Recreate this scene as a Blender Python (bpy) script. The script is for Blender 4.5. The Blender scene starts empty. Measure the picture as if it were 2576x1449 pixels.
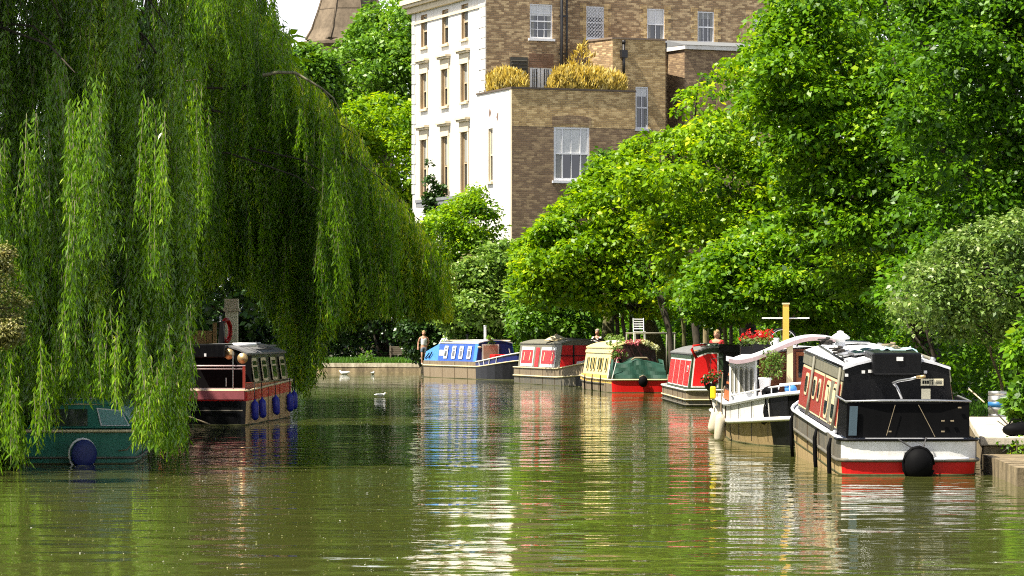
import bpy, math, random
import numpy as np
from mathutils import Vector, Matrix, Euler
from mathutils.geometry import tessellate_polygon
R = math.radians
F, CX, HY, H = 8000.0, 1288.0, 835.0, 2.16
rng = np.random.default_rng(7)
random.seed(7)
SC = bpy.context.scene
COL = SC.collection

def W(x, y, d):
    return Vector(((x-CX)*d/F, d, H-(y-HY)*d/F))

# ------------------------------------------------------------------ objects
def tag(o, label=None, cat=None, group=None, kind=None):
    if label: o['label'] = label
    if cat: o['category'] = cat
    if group: o['group'] = group
    if kind: o['kind'] = kind
    return o

def thing(name, label, cat, loc=(0, 0, 0), rot=0.0, group=None):
    o = bpy.data.objects.new(name, None)
    COL.objects.link(o)
    o.empty_display_size = 0.2
    o.location = loc
    o.rotation_euler = rot if isinstance(rot, (tuple, list)) else (0, 0, rot)
    return tag(o, label, cat, group)

def copy_tree(o, parent=None):
    c = o.copy()
    COL.objects.link(c)
    c.parent = parent
    for ch in list(o.children):
        copy_tree(ch, c)
    return c

class MB:
    """collects faces; build() links them as one mesh object"""
    def __init__(s, M=None):
        s.v, s.f, s.m, s.sm = [], [], [], []
        s.M = M
    def add(s, vs, fs, mat=0, smooth=False):
        b = len(s.v)
        if s.M is not None: vs = [s.M @ Vector(p) for p in vs]
        s.v += [tuple(p) for p in vs]
        for k, f in enumerate(fs):
            s.f.append([i+b for i in f])
            s.m.append(mat[k] if isinstance(mat, list) else mat)
            s.sm.append(smooth)
        return s
    def quad(s, a, b, c, d, mat=0):
        return s.add([a, b, c, d], [(0, 1, 2, 3)], mat)
    def box(s, c, size, mat=0, rot=None):
        x, y, z = [k/2 for k in size]
        vs = [Vector(p) for p in ((-x,-y,-z),(x,-y,-z),(x,y,-z),(-x,y,-z),(-x,-y,z),(x,-y,z),(x,y,z),(-x,y,z))]
        if rot is not None:
            e = Euler(rot).to_matrix(); vs = [e @ p for p in vs]
        c = Vector(c)
        return s.add([p+c for p in vs], [(0,3,2,1),(4,5,6,7),(0,1,5,4),(1,2,6,5),(2,3,7,6),(3,0,4,7)], mat)
    def b2(s, lo, hi, mat=0):
        return s.box([(a+b)/2 for a, b in zip(lo, hi)], [abs(b-a) for a, b in zip(lo, hi)], mat)
    def tube(s, path, r, n=6, mat=0, closed=False, cap=True):
        path = [Vector(p) for p in path]
        k = len(path)
        rs = r if isinstance(r, (list, tuple)) else [r]*k
        vs, fs = [], []
        for i, p in enumerate(path):
            a = path[(i-1) % k] if (closed or i > 0) else p
            b = path[(i+1) % k] if (closed or i < k-1) else p
            t = (b-a)
            t = t.normalized() if t.length > 1e-9 else Vector((0, 0, 1))
            up = Vector((0, 0, 1)) if abs(t.z) < .95 else Vector((0, 1, 0))
            u = t.cross(up).normalized(); w = u.cross(t)
            for j in range(n):
                an = 2*math.pi*(j+.5)/n
                vs.append(p+(u*math.cos(an)+w*math.sin(an))*rs[i])
        for i in range(k if closed else k-1):
            i2 = (i+1) % k
            for j in range(n):
                j2 = (j+1) % n
                fs.append((i*n+j, i2*n+j, i2*n+j2, i*n+j2))
        if cap and not closed:
            fs.append(tuple(range(n))); fs.append(tuple((k-1)*n+j for j in reversed(range(n))))
        return s.add(vs, fs, mat, n > 5)
    def lathe(s, prof, c=(0, 0, 0), n=16, mat=0, axis='z', smooth=True):
        c = Vector(c); vs, fs = [], []
        for (r, z) in prof:
            for j in range(n):
                a = 2*math.pi*j/n
                p = (r*math.cos(a), r*math.sin(a), z)
                if axis == 'y': p = (p[0], z, p[1])
                if axis == 'x': p = (z, p[0], p[1])
                vs.append(c+Vector(p))
        for i in range(len(prof)-1):
            for j in range(n):
                j2 = (j+1) % n
                fs.append((i*n+j, i*n+j2, (i+1)*n+j2, (i+1)*n+j))
        fs.append(tuple(reversed(range(n)))); fs.append(tuple((len(prof)-1)*n+j for j in range(n)))
        return s.add(vs, fs, mat, smooth)
    def ell(s, c, r, n=10, m=7, mat=0):
        prof = [(math.sin(math.pi*(i+.02)/(m+.04))*1.0, -math.cos(math.pi*(i+.02)/(m+.04))) for i in range(m+1)]
        c = Vector(c); vs, fs = [], []
        for (rr, z) in prof:
            for j in range(n):
                a = 2*math.pi*j/n
                vs.append(c+Vector((r[0]*rr*math.cos(a), r[1]*rr*math.sin(a), r[2]*z)))
        for i in range(m):
            for j in range(n):
                j2 = (j+1) % n
                fs.append((i*n+j, i*n+j2, (i+1)*n+j2, (i+1)*n+j))
        fs.append(tuple(reversed(range(n)))); fs.append(tuple(m*n+j for j in range(n)))
        return s.add(vs, fs, mat, True)
    def plate(s, pts, n, t, mat=0):
        """polygon pts extruded by t along n"""
        pts = [Vector(p) for p in pts]; n = Vector(n)*t; k = len(pts)
        vs = pts+[p+n for p in pts]
        fs = [tuple(reversed(range(k))), tuple(range(k, 2*k))]
        fs += [(i, (i+1) % k, k+(i+1) % k, k+i) for i in range(k)]
        return s.add(vs, fs, mat)
    def build(s, name, mats, parent=None, bevel=0):
        me = bpy.data.meshes.new(name)
        me.from_pydata(s.v, [], s.f)
        for m in (mats if isinstance(mats, (list, tuple)) else [mats]): me.materials.append(m)
        me.polygons.foreach_set('material_index', s.m)
        me.polygons.foreach_set('use_smooth', s.sm)
        me.update()
        uv = me.uv_layers.new(name='UVMap')
        co = np.empty(len(me.vertices)*3); me.vertices.foreach_get('co', co); co = co.reshape(-1, 3)
        out = np.zeros((len(me.loops), 2))
        for p in me.polygons:
            n = p.normal
            ids = list(p.vertices)
            P = co[ids]
            if abs(n.z) > .8: q = P[:, :2]
            else:
                l = math.hypot(n.x, n.y); tx, ty = -n.y/l, n.x/l
                q = np.stack([P[:, 0]*tx+P[:, 1]*ty, P[:, 2]], 1)
            out[p.loop_start:p.loop_start+p.loop_total] = q
        uv.data.foreach_set('uv', out.ravel())
        o = bpy.data.objects.new(name, me)
        COL.objects.link(o)
        if parent is not None: o.parent = parent
        if bevel:
            b = o.modifiers.new('bevel', 'BEVEL'); b.width = bevel; b.segments = 2; b.limit_method = 'ANGLE'; b.angle_limit = R(40)
        return o

# ------------------------------------------------------------------ materials
def mat_new(name):
    m = bpy.data.materials.new(name); m.use_nodes = True
    nt = m.node_tree; nt.nodes.clear()
    out = nt.nodes.new('ShaderNodeOutputMaterial')
    b = nt.nodes.new('ShaderNodeBsdfPrincipled')
    nt.links.new(b.outputs[0], out.inputs[0])
    return m, nt, b, out
def nd(nt, t, **kw):
    n = nt.nodes.new(t)
    for k, v in kw.items():
        if k.startswith('i_'):
            key = k[2:]
            n.inputs[int(key) if key.isdigit() else key.replace('_', ' ')].default_value = v
        else: setattr(n, k, v)
    return n
def c4(c): return (c[0], c[1], c[2], 1)
def mixc(nt, fac, a, b):
    n = nt.nodes.new('ShaderNodeMix'); n.data_type = 'RGBA'
    for idx, val in ((0, fac), (6, a), (7, b)):
        if hasattr(val, 'is_output'): nt.links.new(val, n.inputs[idx])
        else: n.inputs[idx].default_value = val if idx == 0 else c4(val)
    return n.outputs[2]
def ramp(nt, src, stops):
    n = nt.nodes.new('ShaderNodeValToRGB')
    e = n.color_ramp.elements
    while len(e) < len(stops): e.new(.5)
    for k, (p, c) in enumerate(stops):
        e[k].position = p; e[k].color = c4(c) if not isinstance(c, (int, float)) else (c, c, c, 1)
    nt.links.new(src, n.inputs[0])
    return n.outputs[0]

def paint(name, col, rough=.35, dirt=.35, dirtcol=None, scale=1.6, metal=0.0, spec=.5, streak=True):
    """weathered paint: blotches, vertical run marks and fine speckle"""
    m, nt, b, out = mat_new(name)
    dirtcol = dirtcol or tuple(c*.35+.012 for c in col)
    tc = nd(nt, 'ShaderNodeTexCoord')
    mp = nd(nt, 'ShaderNodeMapping'); nt.links.new(tc.outputs['Object'], mp.inputs[0])
    mp.inputs['Scale'].default_value = (3.5, 3.5, .7) if streak else (1, 1, 1)
    n1 = nd(nt, 'ShaderNodeTexNoise', i_Scale=scale*1.6, i_Detail=7.0, i_Roughness=.62)
    nt.links.new(mp.outputs[0], n1.inputs['Vector'])
    n2 = nd(nt, 'ShaderNodeTexNoise', i_Scale=scale*9, i_Detail=5.0, i_Roughness=.7)
    nt.links.new(tc.outputs['Object'], n2.inputs['Vector'])
    f1 = ramp(nt, n1.outputs[0], [(.42, 0.0), (.72, 1.0)])
    f2 = ramp(nt, n2.outputs[0], [(.5, 0.0), (.75, .6)])
    mx = nd(nt, 'ShaderNodeMath', operation='MAXIMUM'); nt.links.new(f1, mx.inputs[0]); nt.links.new(f2, mx.inputs[1])
    ml = nd(nt, 'ShaderNodeMath', operation='MULTIPLY'); nt.links.new(mx.outputs[0], ml.inputs[0]); ml.inputs[1].default_value = dirt
    nt.links.new(mixc(nt, ml.outputs[0], col, dirtcol), b.inputs['Base Color'])
    rr = nd(nt, 'ShaderNodeMapRange'); nt.links.new(n1.outputs[0], rr.inputs[0])
    rr.inputs[3].default_value = max(.05, rough-.1); rr.inputs[4].default_value = min(1, rough+.25)
    nt.links.new(rr.outputs[0], b.inputs['Roughness'])
    b.inputs['Metallic'].default_value = metal
    b.inputs['Specular IOR Level'].default_value = spec
    bp = nd(nt, 'ShaderNodeBump', i_Strength=.15, i_Distance=.01); nt.links.new(n2.outputs[0], bp.inputs['Height'])
    nt.links.new(bp.outputs[0], b.inputs['Normal'])
    return m

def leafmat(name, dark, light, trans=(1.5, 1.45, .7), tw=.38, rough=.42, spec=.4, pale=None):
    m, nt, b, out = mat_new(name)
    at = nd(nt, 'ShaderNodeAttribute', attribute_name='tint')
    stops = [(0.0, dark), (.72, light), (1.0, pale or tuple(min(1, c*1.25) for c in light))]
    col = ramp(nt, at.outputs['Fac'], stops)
    nt.links.new(col, b.inputs['Base Color'])
    b.inputs['Roughness'].default_value = rough
    b.inputs['Specular IOR Level'].default_value = spec
    tr = nd(nt, 'ShaderNodeBsdfTranslucent')
    mc = nd(nt, 'ShaderNodeMix', data_type='RGBA', blend_type='MULTIPLY'); mc.inputs[0].default_value = 1
    nt.links.new(col, mc.inputs[6]); mc.inputs[7].default_value = c4(trans)
    nt.links.new(mc.outputs[2], tr.inputs[0])
    ms = nd(nt, 'ShaderNodeMixShader'); ms.inputs[0].default_value = tw
    nt.links.new(b.outputs[0], ms.inputs[1]); nt.links.new(tr.outputs[0], ms.inputs[2])
    nt.links.new(ms.outputs[0], out.inputs[0])
    return m

def bark(name, c1, c2):
    m, nt, b, out = mat_new(name)
    tc = nd(nt, 'ShaderNodeTexCoord'); mp = nd(nt, 'ShaderNodeMapping')
    nt.links.new(tc.outputs['Object'], mp.inputs[0]); mp.inputs['Scale'].default_value = (6, 6, 1.2)
    n1 = nd(nt, 'ShaderNodeTexNoise', i_Scale=3.0, i_Detail=8.0, i_Roughness=.7); nt.links.new(mp.outputs[0], n1.inputs['Vector'])
    nt.links.new(ramp(nt, n1.outputs[0], [(.35, c1), (.65, c2)]), b.inputs['Base Color'])
    b.inputs['Roughness'].default_value = .9
    bp = nd(nt, 'ShaderNodeBump', i_Strength=.6, i_Distance=.03); nt.links.new(n1.outputs[0], bp.inputs['Height'])
    nt.links.new(bp.outputs[0], b.inputs['Normal'])
    return m

def brick(name, c1, c2, c3, mortar, dirt=.4, bscale=1.0):
    m, nt, b, out = mat_new(name)
    uv = nd(nt, 'ShaderNodeUVMap')
    br = nd(nt, 'ShaderNodeTexBrick', i_Scale=1.0)
    br.inputs['Brick Width'].default_value = .24*bscale; br.inputs['Row Height'].default_value = .082*bscale
    br.inputs['Mortar Size'].default_value = .011*bscale; br.inputs['Mortar Smooth'].default_value = .2; br.inputs['Bias'].default_value = -.1
    br.inputs['Color1'].default_value = c4(c1); br.inputs['Color2'].default_value = c4(c2); br.inputs['Mortar'].default_value = c4(mortar)
    nt.links.new(uv.outputs[0], br.inputs['Vector'])
    n1 = nd(nt, 'ShaderNodeTexNoise', i_Scale=.55, i_Detail=6.0, i_Roughness=.6); nt.links.new(uv.outputs[0], n1.inputs['Vector'])
    # every brick its own tone: white noise on the brick's row and column
    sp = nd(nt, 'ShaderNodeSeparateXYZ'); nt.links.new(uv.outputs[0], sp.inputs[0])
    def mth(op, a, b_=None):
        q = nd(nt, 'ShaderNodeMath', operation=op)
        for k, v in ((0, a), (1, b_)):
            if v is None: continue
            if hasattr(v, 'is_output'): nt.links.new(v, q.inputs[k])
            else: q.inputs[k].default_value = v
        return q.outputs[0]
    row = mth('FLOOR', mth('DIVIDE', sp.outputs[1], .082*bscale))
    col = mth('FLOOR', mth('ADD', mth('DIVIDE', sp.outputs[0], .24*bscale), mth('MULTIPLY', mth('MODULO', mth('ABSOLUTE', row), 2.0), .5)))
    cb = nd(nt, 'ShaderNodeCombineXYZ'); nt.links.new(col, cb.inputs[0]); nt.links.new(row, cb.inputs[1])
    wn = nd(nt, 'ShaderNodeTexWhiteNoise', noise_dimensions='2D'); nt.links.new(cb.outputs[0], wn.inputs['Vector'])
    f2 = ramp(nt, wn.outputs[0], [(.5, 0.0), (1.0, .85)])
    cc = mixc(nt, f2, br.outputs[0], c3)
    fm = nd(nt, 'ShaderNodeMath', operation='MULTIPLY'); nt.links.new(ramp(nt, n1.outputs[0], [(.4, 0.0), (.75, 1.0)]), fm.inputs[0]); fm.inputs[1].default_value = dirt
    nt.links.new(mixc(nt, fm.outputs[0], cc, tuple(k*.45 for k in c1)), b.inputs['Base Color'])
    b.inputs['Roughness'].default_value = .9
    bp = nd(nt, 'ShaderNodeBump', i_Strength=.5, i_Distance=.02); nt.links.new(br.outputs[1], bp.inputs['Height']); bp.invert = True
    nt.links.new(bp.outputs[0], b.inputs['Normal'])
    return m

def glassy(name, col=(.02, .025, .03), rough=.06, metal=0):
    m, nt, b, out = mat_new(name)
    b.inputs['Base Color'].default_value = c4(col); b.inputs['Roughness'].default_value = rough
    b.inputs['Specular IOR Level'].default_value = .8; b.inputs['Metallic'].default_value = metal
    tc = nd(nt, 'ShaderNodeTexCoord'); n1 = nd(nt, 'ShaderNodeTexNoise', i_Scale=2.0, i_Detail=2.0); nt.links.new(tc.outputs['Object'], n1.inputs['Vector'])
    bp = nd(nt, 'ShaderNodeBump', i_Strength=.08, i_Distance=.05); nt.links.new(n1.outputs[0], bp.inputs['Height']); nt.links.new(bp.outputs[0], b.inputs['Normal'])
    return m

# ------------------------------------------------------------------ foliage
def leaf_arrays(P, D, N, L, Wd, tint):
    """P base (n,3), D long axis, N normal, L length, Wd width -> kite quads"""
    D = D/np.linalg.norm(D, axis=1, keepdims=True)
    S = np.cross(D, N); S /= (np.linalg.norm(S, axis=1, keepdims=True)+1e-9)
    U = np.cross(S, D)
    L = L[:, None]; Wd = Wd[:, None]
    v = np.stack([P, P+D*L*.45+S*Wd*.5+U*L*.06, P+D*L-U*L*.04, P+D*L*.45-S*Wd*.5+U*L*.06], 1)
    return v.reshape(-1, 3), tint

def leaf_mesh(name, chunks, mat, parent=None):
    V = np.concatenate([c[0] for c in chunks]); T = np.concatenate([c[1] for c in chunks])
    n = len(T)
    me = bpy.data.meshes.new(name)
    me.vertices.add(4*n); me.vertices.foreach_set('co', V.astype(np.float32).ravel())
    me.loops.add(4*n); me.loops.foreach_set('vertex_index', np.arange(4*n, dtype=np.int32))
    me.polygons.add(n); me.polygons.foreach_set('loop_start', np.arange(0, 4*n, 4, dtype=np.int32))
    try: me.polygons.foreach_set('loop_total', np.full(n, 4, dtype=np.int32))
    except Exception: pass
    me.update(calc_edges=True)
    a = me.attributes.new('tint', 'FLOAT', 'FACE'); a.data.foreach_set('value', np.clip(T, 0, 1).astype(np.float32))
    me.materials.append(mat)
    o = bpy.data.objects.new(name, me); COL.objects.link(o)
    if parent is not None: o.parent = parent
    return o

def inpoly(x, y, poly):
    p = np.asarray(poly, float); n = len(p); c = np.zeros(len(x), bool); j = n-1
    for i in range(n):
        xi, yi, xj, yj = p[i, 0], p[i, 1], p[j, 0], p[j, 1]
        with np.errstate(divide='ignore', invalid='ignore'):
            t = ((yi > y) != (yj > y)) & (x < (xj-xi)*(y-yi)/(yj-yi+1e-12)+xi)
        c ^= t; j = i
    return c
def edgedist(x, y, poly):
    p = np.asarray(poly, float); q = np.roll(p, -1, 0); best = np.full(len(x), 1e9)
    for a, b in zip(p, q):
        ab = b-a; L2 = (ab**2).sum()+1e-9
        t = np.clip(((x-a[0])*ab[0]+(y-a[1])*ab[1])/L2, 0, 1)
        best = np.minimum(best, np.hypot(x-(a[0]+t*ab[0]), y-(a[1]+t*ab[1])))
    return best
def unit(n):
    v = rng.normal(size=(n, 3)); return v/np.linalg.norm(v, axis=1, keepdims=True)

def crown_centres(poly, D, T, n, E=150., front=.62, lobed=.68):
    """clump centres filling a crown: lobes with dark undersides, plus loose sprays between them"""
    p = np.asarray(poly, float); lo, hi = p.min(0), p.max(0)
    def samp(n):
        xs, ys, k = [], [], 0
        while k < n:
            x = rng.uniform(lo[0], hi[0], 4*n); y = rng.uniform(lo[1], hi[1], 4*n)
            q = inpoly(x, y, poly); xs.append(x[q]); ys.append(y[q]); k += q.sum()
        return np.concatenate(xs)[:n], np.concatenate(ys)[:n]
    def depth(x, y, n, f):
        e = np.clip(edgedist(x, y, poly)/E, 0, 1); th = T*np.sqrt(e*(2-e))
        return D+th*rng.uniform(0, 1, n)**.6*np.where(rng.uniform(0, 1, n) < f, -1, 1)
    x, y = samp(n); d = depth(x, y, n, front)
    nl = int(n*lobed); m = max(5, int(n**.5*1.7))
    bx, by = samp(m); bd = depth(bx, by, m, .75)
    br = E*.27*rng.uniform(.5, 1.25, m)
    X, Y, DD = [x[nl:]], [y[nl:]], [d[nl:]]; k = 0
    while k < nl:
        i = rng.integers(0, m, 3*nl); o = unit(3*nl); o[:, 1] = -np.abs(o[:, 1])*np.where(rng.uniform(0, 1, 3*nl) < .8, 1, -.55)
        rr = br[i]*rng.uniform(.72, 1.0, 3*nl)
        qx = bx[i]+o[:, 0]*rr*1.15; qy = by[i]+o[:, 1]*rr*.8; qd = bd[i]+o[:, 2]*rr*D/F
        q = inpoly(qx, qy, poly); X.append(qx[q][:nl-k]); Y.append(qy[q][:nl-k]); DD.append(qd[q][:nl-k]); k += min(q.sum(), nl-k)
    x, y, d = np.concatenate(X), np.concatenate(Y), np.concatenate(DD)
    e = np.clip(edgedist(x, y, poly)/E, 0, 1)
    return np.stack([(x-CX)*d/F, d, H-(y-HY)*d/F], 1), e

def clump_leaves(C, rad, nleaf, size, flat=.5, up=.9, sizevar=.5, hue=None, aspect=.62, droop=.25):
    m = len(C); rad = np.broadcast_to(rad, (m,))
    idx = np.repeat(np.arange(m), nleaf); n = len(idx)
    o = unit(n)*(rng.uniform(0, 1, n)**(1/2.2))[:, None]
    off = o*rad[idx][:, None]; off[:, 2] *= flat
    off[:, 2] -= droop*(off[:, 0]**2+off[:, 1]**2)/rad[idx]
    P = C[idx]+off
    N = np.array([0, 0, up*.72])+o*.5+unit(n)*.72
    D = o*np.array([1, 1, .3])+unit(n)*.7; D[:, 2] -= .25
    N /= np.linalg.norm(N, axis=1, keepdims=True)
    D = D-N*(D*N).sum(1, keepdims=True)
    L = size*(1+sizevar*rng.uniform(-1, 1, n))
    ct = rng.normal(.0, .16, m) if hue is None else hue
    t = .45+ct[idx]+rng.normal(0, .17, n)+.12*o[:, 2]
    return leaf_arrays(P, D, N, L, L*aspect, t)

BARK = None
def limb(mb, a, b, r0, r1, sag=.12, n=6, k=5):
    a, b = Vector(a), Vector(b); l = (b-a).length
    j = Vector((random.uniform(-1, 1), random.uniform(-1, 1), random.uniform(-.3, 1)))*l*sag
    pts = [a.lerp(b, i/k)+j*math.sin(math.pi*i/k) for i in range(k+1)]
    mb.tube(pts, [r0+(r1-r0)*i/k for i in range(k+1)], n)

def tree(name, label, cat, poly, D, T, ncl, nleaf, rad, size, mat, base=None, tr=.16, lean=(0, 0), trunkmat=None, nl=12,
         stems=1, flat=.5, up=.9, E=150., group=None, aspect=.62, hue=0.0, front=.62):
    C, e = crown_centres(poly, D, T, ncl, E, front)
    r = rad*(.55+.6*rng.uniform(0, 1, ncl))*(.55+.45*e)
    cen = C.mean(0)
    if base is None: base = (cen[0], cen[1], .5)
    root = thing(name, label, cat, base, 0, group)
    h = np.clip(rng.normal(hue, .19, ncl), -.5, .5)
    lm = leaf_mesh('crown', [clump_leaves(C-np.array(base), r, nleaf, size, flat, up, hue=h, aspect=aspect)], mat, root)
    mb = MB()
    B = Vector(base); c0 = Vector(cen)-B
    for s in range(stems):
        off = Vector((random.uniform(-1, 1), random.uniform(-.6, .6), 0))*(.0 if stems == 1 else 2.2*tr*stems**.5)
        top = c0.lerp(Vector((off.x, off.y, c0.z)), .45)+off*.8
        k = 6
        pts = [Vector((off.x, off.y, -.3)).lerp(top, i/k)+Vector((math.sin(i*1.3+s)*.06, math.cos(i*1.7+s)*.06, 0)) for i in range(k+1)]
        q = tr/(stems**.5)
        mb.tube(pts, [q*(1.25-.75*i/k) if i else q*1.6 for i in range(k+1)], 8)
        ids = rng.choice(ncl, min(nl, ncl), replace=False)
        for i in ids:
            st = pts[random.randint(3, k)]
            limb(mb, st, Vector(C[i])-B, q*.42, .012)
    mb.build('trunk', trunkmat or BARK, root)
    return root
# ================================================================== camera, light, sky
cam = bpy.data.objects.new('camera', bpy.data.cameras.new('camera')); COL.objects.link(cam)
cam.location = (0, 0, H); cam.rotation_euler = (R(90), 0, 0)
cam.data.sensor_width = 36; cam.data.lens = F/2576*36; cam.data.shift_y = (HY-724.5)/2576
cam.data.clip_end = 4000; SC.camera = cam
SUN_EL = 58; SUN_DIR = Vector((-.88, -.46, 0)).normalized()
sd = SUN_DIR*math.cos(R(SUN_EL))+Vector((0, 0, math.sin(R(SUN_EL))))
sun = bpy.data.objects.new('sun', bpy.data.lights.new('sun', 'SUN')); COL.objects.link(sun)
sun.data.energy = 5; sun.data.angle = R(.5); sun.data.color = (1, .93, .80)
sun.rotation_euler = sd.to_track_quat('Z', 'Y').to_euler(); sun.location = (-60, -20, 90)
w = bpy.data.worlds.new('World'); SC.world = w; w.use_nodes = True
nt = w.node_tree; nt.nodes.clear()
sky = nd(nt, 'ShaderNodeTexSky', sky_type='NISHITA'); sky.sun_disc = False
sky.sun_elevation = R(SUN_EL); sky.sun_rotation = math.atan2(SUN_DIR.x, SUN_DIR.y)
sky.air_density = 1.3; sky.dust_density = 2.5
geo = nd(nt, 'ShaderNodeTexCoord')
n1 = nd(nt, 'ShaderNodeTexNoise', i_Scale=5.0, i_Detail=7.0, i_Roughness=.55)
mp = nd(nt, 'ShaderNodeMapping'); mp.inputs['Scale'].default_value = (1, 1, 2.6)
nt.links.new(geo.outputs['Generated'], mp.inputs[0]); nt.links.new(mp.outputs[0], n1.inputs['Vector'])
sx = nd(nt, 'ShaderNodeSeparateXYZ'); nt.links.new(geo.outputs['Generated'], sx.inputs[0])
lowz = nd(nt, 'ShaderNodeMapRange'); nt.links.new(sx.outputs[2], lowz.inputs[0])
lowz.inputs[1].default_value = .02; lowz.inputs[2].default_value = .45; lowz.inputs[3].default_value = .5; lowz.inputs[4].default_value = 0
ad = nd(nt, 'ShaderNodeMath', operation='ADD'); nt.links.new(n1.outputs[0], ad.inputs[0]); nt.links.new(lowz.outputs[0], ad.inputs[1])
cf = ramp(nt, ad.outputs[0], [(.60, 0.0), (.76, 1.0)])
bg = nd(nt, 'ShaderNodeBackground'); bg.inputs[1].default_value = .05
nt.links.new(mixc(nt, cf, sky.outputs[0], (17, 17, 18.5)), bg.inputs[0])
wo = nd(nt, 'ShaderNodeOutputWorld'); nt.links.new(bg.outputs[0], wo.inputs[0])
SC.view_settings.view_transform = 'Standard'; SC.view_settings.look = 'None'
SC.view_settings.gamma = 1; SC.view_settings.exposure = 1.15
SC.render.engine = 'CYCLES'
cy = SC.cycles
cy.max_bounces = 6; cy.diffuse_bounces = 1; cy.glossy_bounces = 3; cy.transmission_bounces = 1; cy.transparent_max_bounces = 4
cy.caustics_reflective = False; cy.caustics_refractive = False; cy.use_denoising = False
cy.sample_clamp_indirect = 4
SC.render.filter_size = 1.1 if hasattr(SC.render, 'filter_size') else 1.5
cy.filter_width = 1.1

# ================================================================== materials
BARK = bark('bark', (.02, .016, .01), (.07, .055, .035))
BARK_MOSS = bark('mossy_bark', (.05, .05, .012), (.14, .13, .05))
BARK_PALE = bark('pale_bark', (.12, .10, .05), (.34, .27, .14))
PALE_TWIG = bark('bare_willow_wood', (.12, .11, .06), (.3, .28, .17))
WHITE = paint('white_stucco', (.80, .78, .73), .7, .45, (.55, .46, .33), scale=.5)
WHITEP = paint('white_gloss', (.80, .80, .80), .3, .12)
CREAM = paint('cream_stone', (.70, .60, .42), .75, .35, (.45, .34, .2))
STOCK = brick('stock_brick', (.37, .24, .125), (.23, .145, .07), (.68, .51, .28), (.19, .145, .095), .35, 1.2)
YELLOWB = brick('yellow_brick', (.56, .385, .165), (.34, .215, .085), (.78, .58, .29), (.3, .22, .13), .35, 1.2)
DARKB = brick('brown_brick', (.29, .19, .105), (.19, .12, .065), (.46, .33, .18), (.17, .125, .085), .35, 1.2)
GLASS = glassy('window_glass')
BLIND = paint('pale_blind', (.72, .72, .7), .7, .1)
CURT = paint('grey_curtain', (.3, .3, .28), .8, .4, streak=True)
LEAD = paint('grey_lead', (.2, .21, .22), .6, .4)
BLACKI = paint('black_iron', (.012, .012, .013), .4, .2, (.05, .03, .02))

def water_mat():
    m, nt, b, out = mat_new('canal_water')
    b.inputs['Base Color'].default_value = (.068, .076, .018, 1)
    b.inputs['Roughness'].default_value = .035; b.inputs['IOR'].default_value = 1.333
    b.inputs['Specular IOR Level'].default_value = .5
    tc = nd(nt, 'ShaderNodeTexCoord')
    hs = None
    for sc, det, amp, st in ((1.15, 1.5, .029, (.62, 1.0, 1)), (3.1, 2.0, .0048, (.7, 1, 1)), (8.0, 2.0, .0009, (1, 1, 1))):
        mp = nd(nt, 'ShaderNodeMapping'); mp.inputs['Scale'].default_value = st; mp.inputs['Location'].default_value = (sc*3, sc*7, 0)
        nt.links.new(tc.outputs['Object'], mp.inputs[0])
        n = nd(nt, 'ShaderNodeTexNoise', i_Scale=sc, i_Detail=det, i_Roughness=.5); nt.links.new(mp.outputs[0], n.inputs['Vector'])
        ml = nd(nt, 'ShaderNodeMath', operation='MULTIPLY'); nt.links.new(n.outputs[0], ml.inputs[0]); ml.inputs[1].default_value = amp
        if hs is None: hs = ml.outputs[0]
        else:
            a = nd(nt, 'ShaderNodeMath', operation='ADD'); nt.links.new(hs, a.inputs[0]); nt.links.new(ml.outputs[0], a.inputs[1]); hs = a.outputs[0]
    # calmer and breezier patches
    np_ = nd(nt, 'ShaderNodeTexNoise', i_Scale=.12, i_Detail=3.0); nt.links.new(tc.outputs['Object'], np_.inputs['Vector'])
    mr = nd(nt, 'ShaderNodeMapRange'); nt.links.new(np_.outputs[0], mr.inputs[0]); mr.inputs[1].default_value = .35; mr.inputs[2].default_value = .65
    mr.inputs[3].default_value = .45; mr.inputs[4].default_value = 1.45
    mm = nd(nt, 'ShaderNodeMath', operation='MULTIPLY'); nt.links.new(hs, mm.inputs[0]); nt.links.new(mr.outputs[0], mm.inputs[1])
    bp = nd(nt, 'ShaderNodeBump', i_Strength=1.0, i_Distance=1.0); nt.links.new(mm.outputs[0], bp.inputs['Height'])
    nt.links.new(bp.outputs[0], b.inputs['Normal'])
    return m
def ground_mat():
    m, nt, b, out = mat_new('bank_soil')
    tc = nd(nt, 'ShaderNodeTexCoord')
    n = nd(nt, 'ShaderNodeTexNoise', i_Scale=.8, i_Detail=8.0, i_Roughness=.65); nt.links.new(tc.outputs['Object'], n.inputs['Vector'])
    nt.links.new(ramp(nt, n.outputs[0], [(.35, (.03, .022, .012)), (.5, (.05, .045, .02)), (.62, (.035, .06, .012))]), b.inputs['Base Color'])
    b.inputs['Roughness'].default_value = .95
    return m
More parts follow.
